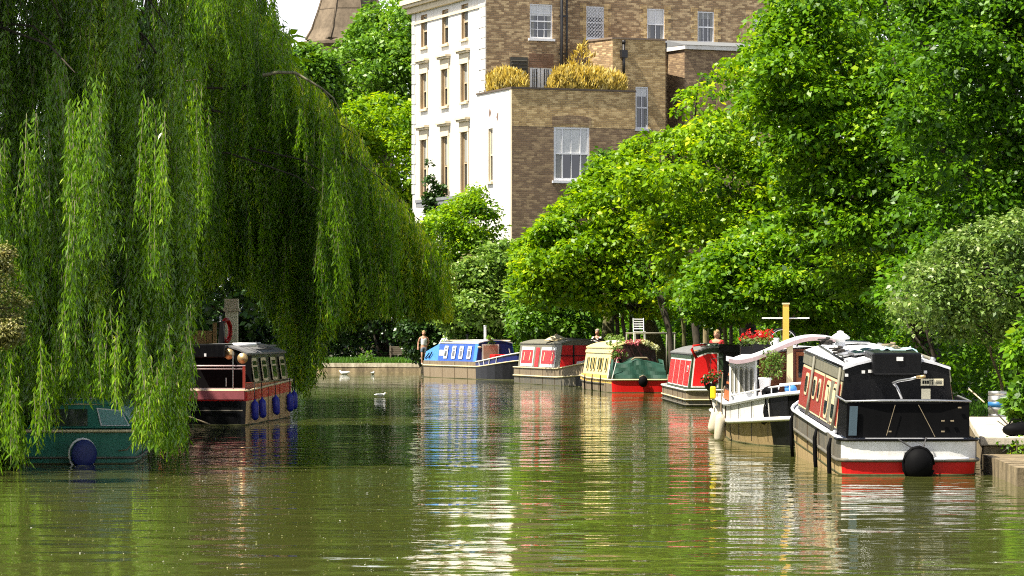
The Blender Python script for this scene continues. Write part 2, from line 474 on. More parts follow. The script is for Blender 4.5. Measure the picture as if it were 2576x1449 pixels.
def stone_mat(name, c1, c2, s=1.2):
    m, nt, b, out = mat_new(name)
    tc = nd(nt, 'ShaderNodeTexCoord'); mp = nd(nt, 'ShaderNodeMapping'); mp.inputs['Scale'].default_value = (2, 2, .8); nt.links.new(tc.outputs['Object'], mp.inputs[0])
    n = nd(nt, 'ShaderNodeTexNoise', i_Scale=s, i_Detail=8.0, i_Roughness=.68); nt.links.new(mp.outputs[0], n.inputs['Vector'])
    n2 = nd(nt, 'ShaderNodeTexNoise', i_Scale=s*11, i_Detail=4.0, i_Roughness=.7); nt.links.new(tc.outputs['Object'], n2.inputs['Vector'])
    c = ramp(nt, n.outputs[0], [(.36, c1), (.62, c2)])
    f = ramp(nt, n2.outputs[0], [(.45, 0.0), (.8, .55)])
    nt.links.new(mixc(nt, f, c, tuple(k*.5 for k in c1)), b.inputs['Base Color']); b.inputs['Roughness'].default_value = .9
    bp = nd(nt, 'ShaderNodeBump', i_Strength=.5, i_Distance=.02); nt.links.new(n2.outputs[0], bp.inputs['Height']); nt.links.new(bp.outputs[0], b.inputs['Normal'])
    return m
QUAY = stone_mat('quay_stone', (.10, .075, .04), (.30, .23, .13))
COPE = stone_mat('coping_stone', (.24, .20, .13), (.50, .45, .34))
SLAB = stone_mat('pale_concrete', (.48, .42, .31), (.66, .60, .48), .7)
SPIREM = stone_mat('weathered_spire_stone', (.085, .062, .038), (.19, .145, .095), .35)
SOIL = ground_mat()

# ================================================================== water and banks
mb = MB(); mb.quad((-700, -80, 0), (700, -80, 0), (700, 900, 0), (-700, 900, 0))
tag(mb.build('water', water_mat()), kind='structure')
mb = MB(); mb.quad((-700, -80, -1.2), (700, -80, -1.2), (700, 900, -1.2), (-700, 900, -1.2))
tag(mb.build('canal_bed', SOIL), kind='structure')

RB = [(12, -60), (12, 44.0), (8.6, 44.2), (8.3, 50), (8.9, 62), (8.7, 80), (8.5, 95), (7.7, 108), (7.2, 116), (6.2, 124), (4.8, 131), (3.4, 138), (2.0, 146), (-.8, 154), (-3.4, 160), (-4.9, 168.5), (-10.6, 171.5), (-40, 172), (-500, 174)]
LB = [(-15, -60), (-10.8, 38), (-10.1, 50), (-9.2, 62), (-8.55, 73), (-8.3, 90), (-9.6, 110), (-13, 135), (-22, 152), (-60, 160), (-500, 162)]
def bank(edge, outer, z=.47):
    poly = [Vector((x, y, 0)) for x, y in edge+outer]
    tri = tessellate_polygon([poly])
    mb = MB(); mb.add([(p.x, p.y, z) for p in poly], [tuple(t) for t in tri], 0)
    for a, b in zip(edge, edge[1:]):
        mb.quad((a[0], a[1], -1.2), (b[0], b[1], -1.2), (b[0], b[1], z), (a[0], a[1], z), 1)
    return tag(mb.build('ground', [SOIL, QUAY]), kind='structure')
bank(RB, [(-500, 1500), (1500, 1500), (1500, -60)])
bank(LB, [(-500, -60)])
def coping(name, edge, z, wdt, th, off=.03, mat=COPE):
    """a strip of edging stones standing a little proud of the bank's edge"""
    mb = MB()
    for a, b in zip(edge, edge[1:]):
        a, b = Vector((a[0], a[1], 0)), Vector((b[0], b[1], 0)); l = (b-a).length; t = (b-a)/l; n = Vector((-t.y, t.x, 0))
        k = max(1, int(l/1.2))
        for i in range(k):
            p, q = a+t*(l*i/k+.006), a+t*(l*(i+1)/k-.006)
            h = random.uniform(-.012, .012); o = off+random.uniform(-.01, .01)
            c = (p+q)/2-n*(wdt/2-o)*1.0
            mb.box((c.x, c.y, z-th/2+h+.02), ((q-p).length, wdt, th), 0, (0, 0, math.atan2(t.y, t.x)))
    return tag(mb.build(name, mat), kind='structure')
coping('kerb', [(-40, 172), (-10.6, 171.5), (-4.9, 168.5)][::-1], .47, .7, .20)
coping('kerb', [(8.9, 62), (8.7, 80), (8.5, 95), (7.7, 108), (7.2, 116), (6.2, 124), (4.8, 131), (3.4, 138), (2.0, 146), (-.8, 154), (-3.4, 160)][::-1], .47, .5, .18)
coping('kerb', [(-10.1, 50), (-9.2, 62), (-8.55, 73), (-8.3, 90), (-9.6, 110), (-13, 135)], .47, .5, .18)
# low stone landing at the near end of the towing path
mb = MB()
e = [(7.06, 44.4), (7.16, 46.1), (7.24, 47.9), (7.34, 49.7)]
for a, b in zip(e, e[1:]):
    mb.plate([(a[0], a[1]+.008, -1), (b[0], b[1]-.008, -1), (b[0], b[1]-.008, .26+random.uniform(-.01, .01)), (a[0], a[1]+.008, .26)], (1, 0, 0), 1.2)
    mb.b2((a[0]+1.21, a[1]+.3, -.9), (a[0]+2.9, b[1]-.02, .24))
tag(mb.build('quay_landing', QUAY), kind='structure')
mb = MB(); mb.plate([(7.36, 50.0, .37), (11.5, 50.0, .37), (11.5, 61.8, .37), (8.86, 61.8, .37)], (0, 0, 1), .14)
mb.plate([(7.42, 50.06, -.9), (11.4, 50.06, -.9), (11.4, 61.6, -.9), (8.9, 61.6, -.9)], (0, 0, 1), 1.265, 1)
tag(mb.build('towpath', [SLAB, QUAY], bevel=.02), kind='structure')

# ================================================================== buildings
def wallholes(mb, T, x0, x1, z0, z1, holes, depth=.2, mat=0, rmat=1, matfn=None):
    """a wall in the plane y=0 of T facing -y, with openings and their reveals"""
    old = mb.M; mb.M = T if old is None else old @ T
    xs = sorted({x0, x1, *[h[0] for h in holes], *[h[1] for h in holes]}); zs = sorted({z0, z1, *[h[2] for h in holes], *[h[3] for h in holes]})
    for xa, xb in zip(xs, xs[1:]):
        for za, zb in zip(zs, zs[1:]):
            cx, cz = (xa+xb)/2, (za+zb)/2
            if any(h[0] < cx < h[1] and h[2] < cz < h[3] for h in holes): continue
            mb.quad((xa, 0, za), (xb, 0, za), (xb, 0, zb), (xa, 0, zb), matfn(cx, cz) if matfn else mat)
    for a, b, c, d in holes:
        mb.quad((a, 0, c), (a, depth, c), (a, depth, d), (a, 0, d), rmat); mb.quad((b, depth, c), (b, 0, c), (b, 0, d), (b, depth, d), rmat)
        mb.quad((a, 0, d), (a, depth, d), (b, depth, d), (b, 0, d), rmat); mb.quad((a, depth, c), (a, 0, c), (b, 0, c), (b, depth, c), rmat)
    mb.M = old

def sash(root, T, x0, x1, z0, z1, cols=2, rows=2, y=.12, fw=.07, blind=None, lights=None, hood=False, sill=True, fm=None, arch=False, sillm=None, grille=False, bars=True, curtains=True):
    """a sash window: frame and glazing bars, panes, perhaps a blind, sill and hood as sub-parts"""
    fm = fm or WHITEP
    m = MB(T); t = .07
    m.b2((x0, y, z0), (x0+fw, y+t, z1)); m.b2((x1-fw, y, z0), (x1, y+t, z1))
    m.b2((x0+fw, y, z1-fw), (x1-fw, y+t, z1)); m.b2((x0+fw, y, z0), (x1-fw, y+t, z0+fw*1.2))
    zm = (z0+z1)/2
    m.b2((x0+fw, y-.012, zm-.035), (x1-fw, y+t-.012, zm+.035))
    segs = lights or [(x0+fw, x1-fw)]
    for i, (a, b) in enumerate(segs):
        if i: m.b2((segs[i-1][1], y-.006, z0+fw*1.2), (a, y+t+.004, zm-.035)); m.b2((segs[i-1][1], y-.006, zm+.035), (a, y+t+.004, z1-fw))
        if bars:
            n = cols if (b-a) > .5 or not lights else 1
            for k in range(1, n):
                xx = a+(b-a)*k/n
                m.b2((xx-.016, y+.012, z0+fw*1.2), (xx+.016, y+t-.012, zm-.035)); m.b2((xx-.016, y+.012, zm+.035), (xx+.016, y+t-.012, z1-fw))
            for (lo, hi) in ((z0+fw, zm), (zm, z1-fw)):
                for k in range(1, rows):
                    zz = lo+(hi-lo)*k/rows; m.b2((a, y+.015, zz-.016), (b, y+t-.015, zz+.016))
    w = m.build('window', fm, root)
    p = MB(T); p.quad((x0+fw, y+t-.01, z0+fw), (x1-fw, y+t-.01, z0+fw), (x1-fw, y+t-.01, z1-fw), (x0+fw, y+t-.01, z1-fw)); p.build('pane', GLASS, w)
    # room behind
    if blind:
        lo, mt = blind
        p = MB(T); p.b2((x0+fw*1.05, y+t-.03, z1-fw-(z1-z0)*lo), (x1-fw*1.05, y+t-.016, z1-fw)); p.build('blind', mt, w)
    if curtains:
        p = MB(T)
        for a, b in ((x0+fw, x0+fw+.16*(x1-x0)), (x1-fw-.16*(x1-x0), x1-fw)):
            p.b2((a, y+t-.026, z0+fw*1.3), (b, y+t-.014, z1-fw-.02))
        p.build('curtain', CURT, w)
    if grille:
        p = MB(T)
        for k in range(9):
            for q in range(5):
                a = x0+fw+(x1-x0-2*fw)*q/5; b = a+(x1-x0-2*fw)/5; za = z0+fw+(z1-z0-2*fw)*k/9; zb = za+(z1-z0-2*fw)/9
                p.tube([(a, y-.03, za), ((a+b)/2, y-.03, zb), (b, y-.03, za)], .02, 4)
        p.build('security_grille', WHITEP, w)
    if sill:
        p = MB(T); p.b2((x0-.1, -.14, z0-.13), (x1+.1, y+.02, z0-.004)); p.build('sill', sillm or fm, w)
    if hood:
        p = MB(T); hz = z1
        p.b2((x0-.16, -.06, z0), (x0-.003, -.002, hz)); p.b2((x1+.003, -.06, z0), (x1+.16, -.002, hz))
        p.b2((x0-.18, -.08, hz+.003), (x1+.18, -.002, hz+.55)); p.b2((x0-.28, -.22, hz+.552), (x1+.28, -.002, hz+.66)); p.b2((x0-.36, -.32, hz+.662), (x1+.36, -.002, hz+.78))
        p.build('hood', CREAM, w)
    return w

ANG = math.atan2(.37, .929)
HO = Vector((-1.365, 168, 0)); U = Vector((.929, .37, 0)).normalized(); V = Vector((-.37, .929, 0)).normalized()
def lx(xd, ly):      # local x on the wall plane y = ly seen at picture column xd
    k = (xd-CX)/F; b = HO+V*ly
    return (k*b.y-b.x)/(U.x-k*U.y)
def ly_(xd, lx0):
    k = (xd-CX)/F; b = HO+U*lx0
    return (k*b.y-b.x)/(V.x-k*V.y)
def lz(yd, x, y):
    d = (HO+U*x+V*y).y
    return H-(yd-HY)*d/F
TF = Matrix.Identity(4)
def plane_front(ly): return Matrix.Translation((0, ly, 0))
def plane_left(lx0):   # wall facing -x : its own x runs towards the viewer (-y)
    return Matrix.Translation((lx0, 0, 0)) @ Matrix.Rotation(R(-90), 4, 'Z')

house = thing('townhouse', 'tall white stuccoed townhouse with a brown brick flank and flat roofed brick extension', 'house', HO, ANG)
TOP = 24.0
YB = 11.4
# -- main block
def hole_left(xc, w, ya, yb, lx0):
    c = ly_(xc, lx0); return (-c-w/2, -c+w/2, lz(yb, lx0, c), lz(ya, lx0, c))
white_holes = []
for xc, rows in ((1067, ((37, 119), (185, 274), (352, 496))), (1120, ((24, 111), (174, 267), (343, 492))), (1169, ((10, 98), (160, 256), (332, 488)))):
    for k, (ya, yb) in enumerate(rows):
        white_holes.append((hole_left(xc, 1.0, ya, yb, 0), k))
m = MB()
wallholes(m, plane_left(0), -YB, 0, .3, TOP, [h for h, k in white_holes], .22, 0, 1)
zA = 13.6
xa, xb = lx(1333, 0), lx(1390, 0)
fh = [(xa, xb, lz(96, xa, 0), lz(9, xa, 0)), (lx(1333, 0), lx(1389, 0), 14.2, lz(166, xa, 0))]
xpipe = lx(1420, 0)
wallholes(m, plane_front(0), 0, xpipe, .3, TOP, fh, .16, 2, 2)
m.quad((0, YB, .3), (0, YB, TOP), (xpipe, YB, TOP), (xpipe, YB, .3), 2)
m.quad((0, 0, TOP), (xpipe, 0, TOP), (xpipe, YB, TOP), (0, YB, TOP), 2); m.quad((xpipe, 0, .3), (xpipe, YB, .3), (xpipe, YB, TOP), (xpipe, 0, TOP), 2)
REVEAL_SHADE = paint('shade_toned_reveal', (.42, .29, .16), .8, .4); m.build('wall', [WHITE, REVEAL_SHADE, STOCK], house)  # window recesses coloured brown for the shade inside them
SASH_SHADE = paint('shade_toned_sash', (.50, .40, .26), .6, .4)  # sashes share the brown that stands for shade in the openings
for (h, k) in white_holes:
    sash(house, plane_left(0), *h, cols=1, rows=1, y=.14, fw=.09, hood=(k > 0), fm=SASH_SHADE, blind=(.45, CURT), curtains=False, sillm=CREAM)
sash(house, plane_front(0), *fh[0], cols=3, rows=2, y=.05, blind=(.3, BLIND))
# terrace door
d = fh[1]; m = MB(); mid = (d[0]+d[1])/2
for a, b in ((d[0], mid-.02), (mid+.02, d[1])):
    m.b2((a, .05, d[2]), (a+.16, .12, d[3])); m.b2((b-.16, .05, d[2]), (b, .12, d[3])); m.b2((a+.16, .05, d[3]-.14), (b-.16, .12, d[3])); m.b2((a+.16, .05, d[2]), (b-.16, .12, d[2]+.25))
    for k in range(1, 3): m.b2((a+.16+(b-a-.32)*k/3-.02, .07, d[2]+.25), (a+.16+(b-a-.32)*k/3+.02, .11, d[3]-.14))
dr = m.build('terrace_door', WHITEP, house)
m = MB(); m.quad((d[0], .115, d[2]), (d[1], .115, d[2]), (d[1], .115, d[3]), (d[0], .115, d[3])); m.build('pane', GLASS, dr)
m = MB(); a, b = lx(1283, 0), lx(1327, 0); zl, zh = 14.2, lz(143, a, 0)
m.b2((a, -.05, zl), (b, -.004, zh))
for k in range(13):
    z = zl+.08+(zh-zl-.16)*k/13; m.box(((a+b)/2, -.075, z+.04), (b-a-.1, .05, .09), 0, (R(30), 0, 0))
m.build('louvred_vent', paint('dark_louvre', (.06, .055, .04), .6, .3), house)
m = MB(); a = lx(1335, 0); b = lx(1388, 0)
for k in range(7): m.b2((a-.1, -.018, lz(160, a, 0)+k*.11-.5+.3), (b+.1, -.003, lz(160, a, 0)+k*.11-.5+.38))
m.build('brick_lintel', paint('red_tile_band', (.22, .12, .07), .8, .4), house)
# quoins, cornice, string courses
for s_ in (0, 1):
    m = MB(plane_left(0)); k = 0; z = 9.9
    while z < 21.4:
        wq = 1.05 if k % 2 else .82
        if s_: m.b2((-wq, -.055, z), (-.0, -.003, z+.50))
        else: m.b2((-YB, -.055, z), (-YB+(.55 if k % 2 else .4), -.003, z+.50))
        z += .56; k += 1
    m.build('quoin_strip', WHITE, house)
m = MB(plane_left(0)); zc = lz(16, 0, 10)
m.b2((-YB-.35, -.5, zc), (.0, -.003, zc+.16)); m.b2((-YB-.2, -.28, zc-.32), (.0, -.003, zc-.005)); m.b2((-YB-.45, -.62, zc+.165), (0, -.003, zc+.42))
m.b2((-YB, -.07, zc-.95), (0, -.003, zc-.8))
m.build('cornice', CREAM, house)
m = MB(plane_left(0)); zb = lz(497, 0, 5); m.b2((-9.0, -.75, zb-.16), (-1.6, -.003, zb)); m.b2((-9.0, -.7, zb-.42), (-1.6, -.003, zb-.17))
m.build('balcony', LEAD, house)
# drainpipe between the houses
m = MB(); xp = lx(1413, -.12)
m.tube([(xp, -.12, 12), (xp, -.12, 23.9)], .085, 8); m.tube([(xp+.3, -.1, 12), (xp+.3, -.1, 23.9)], .06, 8)
for k in range(6): m.box((xp+.12, -.08, 13+k*2), (.5, .1, .08))
m.build('drainpipe', BLACKI, house)
# -- extension
EX = lx(1288, -4.3)        # its outer corner column
e_y = -4.3
ex0 = -.52; e_y = ly_(1288, ex0)
ex1 = lx(1597, e_y)
ET = lz(223, ex0, e_y)
wx0, wx1 = lx(1393, e_y), lx(1483, e_y); wz0, wz1 = lz(455, (wx0+wx1)/2, e_y), lz(319, (wx0+wx1)/2, e_y)
ewh = hole_left(1234, .62, 323, 457, ex0)
m = MB()
bandz = ET-1.9
wallholes(m, plane_front(e_y), ex0, ex1, .3, ET, [(wx0, wx1, wz0, wz1)], .12, 0, 0, lambda x, z: 1 if z > bandz and z > wz1 else 0)
wallholes(m, plane_front(e_y-.004), ex0+.02, ex1-.01, bandz, ET-.02, [], .1, 1, 1)
wallholes(m, plane_left(ex0), .0, -e_y, .3, ET, [ewh], .16, 2, 3)
m.quad((ex0, 0, .3), (ex0, 0, ET), (0, 0, ET), (0, 0, .3), 2)
m.quad((ex1, e_y, .3), (ex1, 0, .3), (ex1, 0, ET), (ex1, e_y, ET), 0)
m.quad((ex0, e_y, ET-.5), (ex1, e_y, ET-.5), (ex1, 0, ET-.5), (ex0, 0, ET-.5), 4)
m.build('extension_wall', [DARKB, YELLOWB, WHITE, CREAM, LEAD], house)
m = MB(); m.b2((ex0-.06, e_y-.06, ET), (ex1+.06, e_y+.26, ET+.1)); m.b2((ex0-.06, e_y+.262, ET), (ex0+.24, 0, ET+.1)); m.b2((ex1-.24, e_y+.262, ET), (ex1+.06, 0, ET+.1))
m.build('parapet_coping', paint('dark_coping', (.10, .075, .055), .8, .4), house)
m = MB(plane_left(ex0)); m.b2((-e_y-.28, -.03, 6.0), (-e_y-.0, -.002, ET-.01)); m.build('corner_strip', CREAM, house)
l = (wx1-wx0)
ww = sash(house, plane_front(e_y), wx0, wx1, wz0, wz1, cols=2, rows=1, y=.03, fw=.12, lights=[(wx0+.12, wx0+.2*l+.06), (wx0+.26*l, wx0+.74*l), (wx0+.8*l-.06, wx1-.12)], blind=(.47, BLIND))
m = MB(plane_front(e_y))
for k in range(15):
    a = wx0-.1+(l+.2)*k/15; m.plate([(a+.01, 0, wz1+.04+.10*math.sin(math.pi*(k+.2)/15)), (a+.14*l/2.0, 0, wz1+.04+.10*math.sin(math.pi*(k+.8)/15)), (a+.14*l/2.0, 0, wz1+.5+.10*math.sin(math.pi*(k+.8)/15)), (a+.01, 0, wz1+.5+.10*math.sin(math.pi*(k+.2)/15))], (0, -1, 0), .012)
m.build('arch_lintel', DARKB, house)
sash(house, plane_left(ex0), *ewh, cols=1, rows=1, y=.1, fw=.07, fm=CREAM, curtains=False, blind=(.5, CURT))
m = MB(plane_left(ex0)); a = -ly_(1232, ex0)
m.plate([(a-.15, 0, lz(287, ex0, -a)), (a+.05, 0, lz(297, ex0, -a)), (a+.2, 0, lz(283, ex0, -a)), (a+.02, 0, lz(271, ex0, -a))], (0, -1, 0), .012)
m.plate([(a+.95, 0, lz(298, ex0, -a)), (a+1.2, 0, lz(310, ex0, -a)), (a+1.25, 0, lz(287, ex0, -a)), (a+1.1, 0, lz(288, ex0, -a))], (0, -1, 0), .012)
m.build('fallen_render_patch', paint('bare_render', (.2, .13, .1), .9, .5), house)
m = MB(); xp = lx(1583, e_y-.1); m.tube([(xp+.4, e_y-.1, lz(340, xp, e_y)), (xp, e_y-.1, lz(352, xp, e_y)), (xp, e_y-.1, 5)], .07, 8); m.build('waste_pipe', BLACKI, house)

# -- second house: brick rear with two bays
hb = thing('brick_house', 'brown stock brick terraced house with two flat topped bays', 'house', HO, ANG)
X0 = xpipe+.02; X1 = lx(2000, 0)+2; ws = []
for xl, xr, ya, yb in ((1475, 1520, 15, 97), (1628, 1672, 21, 100), (1755, 1797, 28, 107), (1894, 1938, 36, 112)):
    a, b = lx(xl, .25), lx(xr, .25); ws.append((a, b, lz(yb, a, .25), lz(ya, a, .25)))
m = MB(); wallholes(m, plane_front(.25), X0, X1, .3, TOP, ws, .14, 0, 1)
m.quad((X0, .25, TOP), (X1, .25, TOP), (X1, YB, TOP), (X0, YB, TOP), 0); m.quad((X1, .25, .3), (X1, YB, .3), (X1, YB, TOP), (X1, .25, TOP), 0)
m.quad((X0, YB, .3), (X0, YB, TOP), (X1, YB, TOP), (X1, YB, .3), 0)
for (a, b, c, dd) in ws:   # pale rubbed brick at the window sides
    z = c
    k = 0
    while z < dd:
        ww_ = .38 if k % 2 else .22
        m.M = plane_front(.25); m.b2((a-ww_, -.012, z), (a-.002, -.002, z+.23)); m.b2((b+.002, -.012, z), (b+ww_, -.002, z+.23)); m.M = None
        for f in range(12): m.m[-1-f] = 1
        z += .235; k += 1
m.build('wall', [STOCK, YELLOWB], hb)
for i, hw in enumerate(ws):
    sash(hb, plane_front(.25), *hw, cols=(2, 2, 3, 3)[i], rows=(2, 1, 1, 1)[i], y=.05, blind=[(.3, BLIND), (.47, BLIND), (.2, CURT), (.25, BLIND)][i], grille=(i == 0))
# bay one
by = -1.9; bx0, bx1 = lx(1541, by), lx(1674, by); bz = lz(98, bx0, by)
w1 = (lx(1599, by), lx(1631, by), lz(322, bx0, by), lz(216, bx0, by))
m = MB(); wallholes(m, plane_front(by), bx0, bx1, .3, bz, [w1], .14, 1, 1, lambda x, z: 1 if z > w1[2] else 0)
fl = lx(1472, .25)
m.quad((fl, .25, .3), (bx0, by, .3), (bx0, by, bz), (fl, .25, bz), 0); m.quad((bx1, by, .3), (bx1, .25, .3), (bx1, .25, bz), (bx1, by, bz), 0)
m.add([(fl, .25, bz), (bx0, by, bz), (bx1, by, bz), (bx1, .25, bz)], [(0, 1, 2, 3)], 2)
m.build('bay_wall', [STOCK, YELLOWB, LEAD], hb)
m = MB(); m.plate([(fl-.05, .2, bz), (bx0-.04, by-.06, bz), (bx1+.06, by-.06, bz), (bx1+.06, .2, bz)], (0, 0, 1), .1); m.build('bay_coping', paint('bay_coping_stone', (.22, .16, .11), .8, .4), hb)
sash(hb, plane_front(by), *w1, cols=2, rows=1, y=.04, blind=(.2, BLIND))
m = MB(); xp = lx(1569, by-.1); zt = lz(110, xp, by)
m.tube([(xp, by-.1, lz(200, xp, by)), (xp, by-.1, zt)], .075, 8); m.b2((xp-.17, by-.24, zt-.75), (xp+.17, by-.002, zt-.35)); m.tube([(xp, by-.1, zt), (xp, by-.1, zt+.18)], .1, 8)
m.build('soil_pipe', BLACKI, hb)
# bay two with a white cornice and a lead roof
cy2 = -1.5; cx0, cx1 = lx(1722, cy2), lx(1965, cy2); cz = lz(124, cx0, cy2); gl = lx(1679, .25)
m = MB(); wallholes(m, plane_front(cy2), cx0, cx1, .3, cz, [], .1, 0, 0)
m.quad((gl, .25, .3), (cx0, cy2, .3), (cx0, cy2, cz), (gl, .25, cz), 0); m.quad((cx1, cy2, .3), (cx1, .25, .3), (cx1, .25, cz), (cx1, cy2, cz), 0)
wallholes(m, plane_front(cy2-.01), lx(1800, cy2), cx1-.5, .3, cz-1.3, [], .1, 1, 1)
m.build('bay_wall', [DARKB, YELLOWB], hb)
m = MB(); m.plate([(gl-.1, .24, cz), (cx0-.08, cy2-.22, cz), (cx1+.2, cy2-.22, cz), (cx1+.2, .24, cz)], (0, 0, 1), .22); m.build('bay_cornice', WHITE, hb)
m = MB(); m.add([(gl-.1, .24, cz+.224), (cx0-.1, cy2-.3, cz+.224), (cx1+.25, cy2-.3, cz+.224), (cx1+.25, .24, cz+.224), (gl-.1, .24, cz+.62), (cx1+.25, .24, cz+.62)], [(0, 1, 4), (1, 2, 5, 4), (2, 3, 5)], 0)
m.build('bay_roof', LEAD, hb)

# -- church spire far behind
ct = thing('church_tower', 'weathered brown stone church spire rising behind the tall leafy tree', 'church', (0, 0, 0))
bx = (880-CX)*300/F; ct.location = (bx, 300, 0); zb = lz0 = H+(HY-104)*300/F
m = MB(); hw = 4.2
ring = lambda r, z: [(r*math.cos(R(22.5+45*k)), r*math.sin(R(22.5+45*k)), z) for k in range(8)]
rs = [(4.35, zb), (3.75, zb+1.0), (3.1, zb+2.9), (.25, zb+12)]
vs = sum([ring(r, z) for r, z in rs], [])
m.add(vs, [(i*8+k, i*8+(k+1) % 8, i*8+8+(k+1) % 8, i*8+8+k) for i in range(3) for k in range(8)])
for k in range(8):
    p = [Vector(vs[i*8+k])*1.004 for i in range(4)]
    for q in p: q.z = q.z/1.004
    m.tube(p, [.16, .14, .12, .06], 5)
for i in range(9):
    f = i/9; z = zb+2.9+9.1*f; r = 3.1+(.25-3.1)*f
    m.tube([Vector(q) for q in ring(r+.01, z)], .05, 4, 0, True)
m.build('spire', SPIREM, ct)
m = MB(); m.lathe([(4.2, -.9), (4.7, -.5), (4.7, -.25), (4.35, 0)], (0, 0, zb), 8, smooth=False); m.M = None
m.build('cornice', SPIREM, ct)
m = MB(); m.b2((-3.9, -3.9, .3), (3.9, 3.9, zb-.9)); m.build('tower', SPIREM, ct)
# ================================================================== trees
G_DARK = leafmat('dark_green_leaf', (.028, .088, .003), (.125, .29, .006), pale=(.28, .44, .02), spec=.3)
G_MAPLE = leafmat('maple_leaf', (.030, .100, .003), (.16, .34, .006), (1.5, 1.4, .5), .40, pale=(.38, .54, .02), spec=.3)
G_LIME = leafmat('lime_leaf', (.048, .14, .003), (.25, .44, .006), (1.45, 1.35, .5), .45, pale=(.54, .65, .015), spec=.3)
G_MID = leafmat('mid_green_leaf', (.035, .10, .010), (.13, .28, .015), pale=(.26, .42, .05))
G_PALE = leafmat('variegated_leaf', (.055, .12, .015), (.19, .30, .05), (1.3, 1.3, .8), .3, pale=(.46, .55, .22))
G_GREY = leafmat('elder_leaf', (.06, .14, .015), (.22, .36, .045), (1.3, 1.3, .8), .35, pale=(.50, .60, .20))
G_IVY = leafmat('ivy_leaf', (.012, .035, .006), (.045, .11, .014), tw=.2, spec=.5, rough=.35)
G_GOLD = leafmat('golden_leaf', (.40, .29, .05), (.78, .62, .16), (1.2, 1.1, .6), .4, pale=(.9, .82, .42))
G_RUST = leafmat('russet_leaf', (.06, .08, .015), (.24, .25, .07), (1.2, 1.1, .7), .3, pale=(.52, .46, .22))
G_DRY = leafmat('dry_leaf', (.14, .11, .06), (.42, .34, .20), (1.1, 1.1, .9), .25, pale=(.62, .52, .36))
G_WIL = leafmat('willow_leaf', (.045, .125, .003), (.20, .40, .010), (1.6, 1.4, .45), .36, rough=.34, spec=.6, pale=(.55, .74, .09))
G_WIL2 = leafmat('sun_toned_willow_leaf', (.045, .135, .003), (.24, .46, .008), (1.6, 1.4, .4), .48, rough=.36, spec=.55, pale=(.62, .74, .04))  # brighter copy of the willow leaf, with sunlight put into its colour
G_GRASS = leafmat('grass_blade', (.03, .09, .01), (.09, .22, .015), tw=.3)

tree('maple_tree', 'tall dark green leafy tree overhanging the white boat and the black boat', 'tree',
     [(1935, -90), (1912, 60), (1868, 115), (1850, 175), (1870, 260), (1930, 380), (1985, 520), (2050, 660), (2120, 740), (2240, 760), (2330, 640), (2330, 300), (2300, -90)],
     80, 4.4, 1250, 62, .95, .145, G_MAPLE, base=(10.9, 82, .45), tr=.32, trunkmat=BARK, nl=26, E=140, flat=.36)
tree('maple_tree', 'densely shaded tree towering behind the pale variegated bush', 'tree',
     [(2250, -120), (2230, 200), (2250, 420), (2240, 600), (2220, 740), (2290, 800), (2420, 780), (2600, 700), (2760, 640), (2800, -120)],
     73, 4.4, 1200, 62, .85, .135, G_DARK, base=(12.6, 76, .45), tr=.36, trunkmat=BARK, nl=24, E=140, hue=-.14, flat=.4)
tree('sycamore_tree', 'yellow green tree spreading in front of the brick house bays', 'tree',
     [(1860, 130), (1800, 190), (1722, 232), (1712, 285), (1688, 300), (1645, 335), (1590, 352), (1560, 420), (1590, 520), (1640, 640), (1700, 745), (1800, 800), (1930, 800), (2060, 740), (2040, 620), (1960, 400), (1900, 230)],
     104, 5.5, 760, 62, 1.0, .175, G_LIME, base=(6.9+1.2, 107, .45), tr=.3, nl=26, E=150, hue=.02, flat=.36)
tree('sycamore_tree', 'low sunlit yellow green tree above the yellow boat', 'tree',
     [(1600, 350), (1530, 410), (1500, 385), (1470, 452), (1402, 515), (1340, 575), (1296, 640), (1300, 740), (1380, 790), (1460, 770), (1580, 800), (1700, 790), (1740, 700), (1690, 540), (1650, 420)],
     127, 3.4, 760, 58, 1.05, .19, G_LIME, base=(6.2, 128.5, .45), tr=.32, trunkmat=BARK_MOSS, nl=26, E=140, hue=.0, flat=.36)
tree('sycamore_tree', 'mid green low branched tree filling the gap above the red flowers and mast', 'tree',
     [(1690, 740), (1760, 640), (1880, 560), (2010, 520), (2120, 620), (2250, 700), (2260, 800), (2120, 850), (2000, 835), (1900, 800), (1780, 812)],
     91, 3.6, 620, 60, .85, .155, G_MAPLE, base=(9.6, 93, .45), tr=.22, nl=20, E=110, hue=.04, flat=.36)
tree('holly_tree', 'bushy dark tree below the church spire at the willow edge', 'tree',
     [(715, 150), (760, 118), (800, 112), (835, 140), (860, 230), (800, 290), (720, 260)],
     190, 2.5, 260, 54, 1.1, .26, G_MID, base=(-11.5, 192, .45), tr=.3, nl=12, E=70, flat=.8)
tree('sapling', 'bright green young tree pressed against the townhouse extension', 'tree',
     [(1040, 640), (1050, 560), (1098, 530), (1130, 512), (1150, 495), (1180, 476), (1205, 470), (1235, 505), (1262, 560), (1262, 640), (1200, 690), (1130, 700), (1085, 690)],
     159, 2.2, 400, 50, .85, .17, G_LIME, base=(-2.4, 160, .45), tr=.15, nl=12, E=90, hue=-.08, flat=.75)
tree('sapling', 'small rounded tree poking up beside the big extension window', 'tree',
     [(1488, 440), (1490, 395), (1515, 375), (1545, 385), (1560, 420), (1540, 470), (1500, 480)],
     128, 1.2, 60, 46, .7, .17, G_MID, base=(5.2, 129, .45), tr=.12, nl=8, E=50, flat=.75)
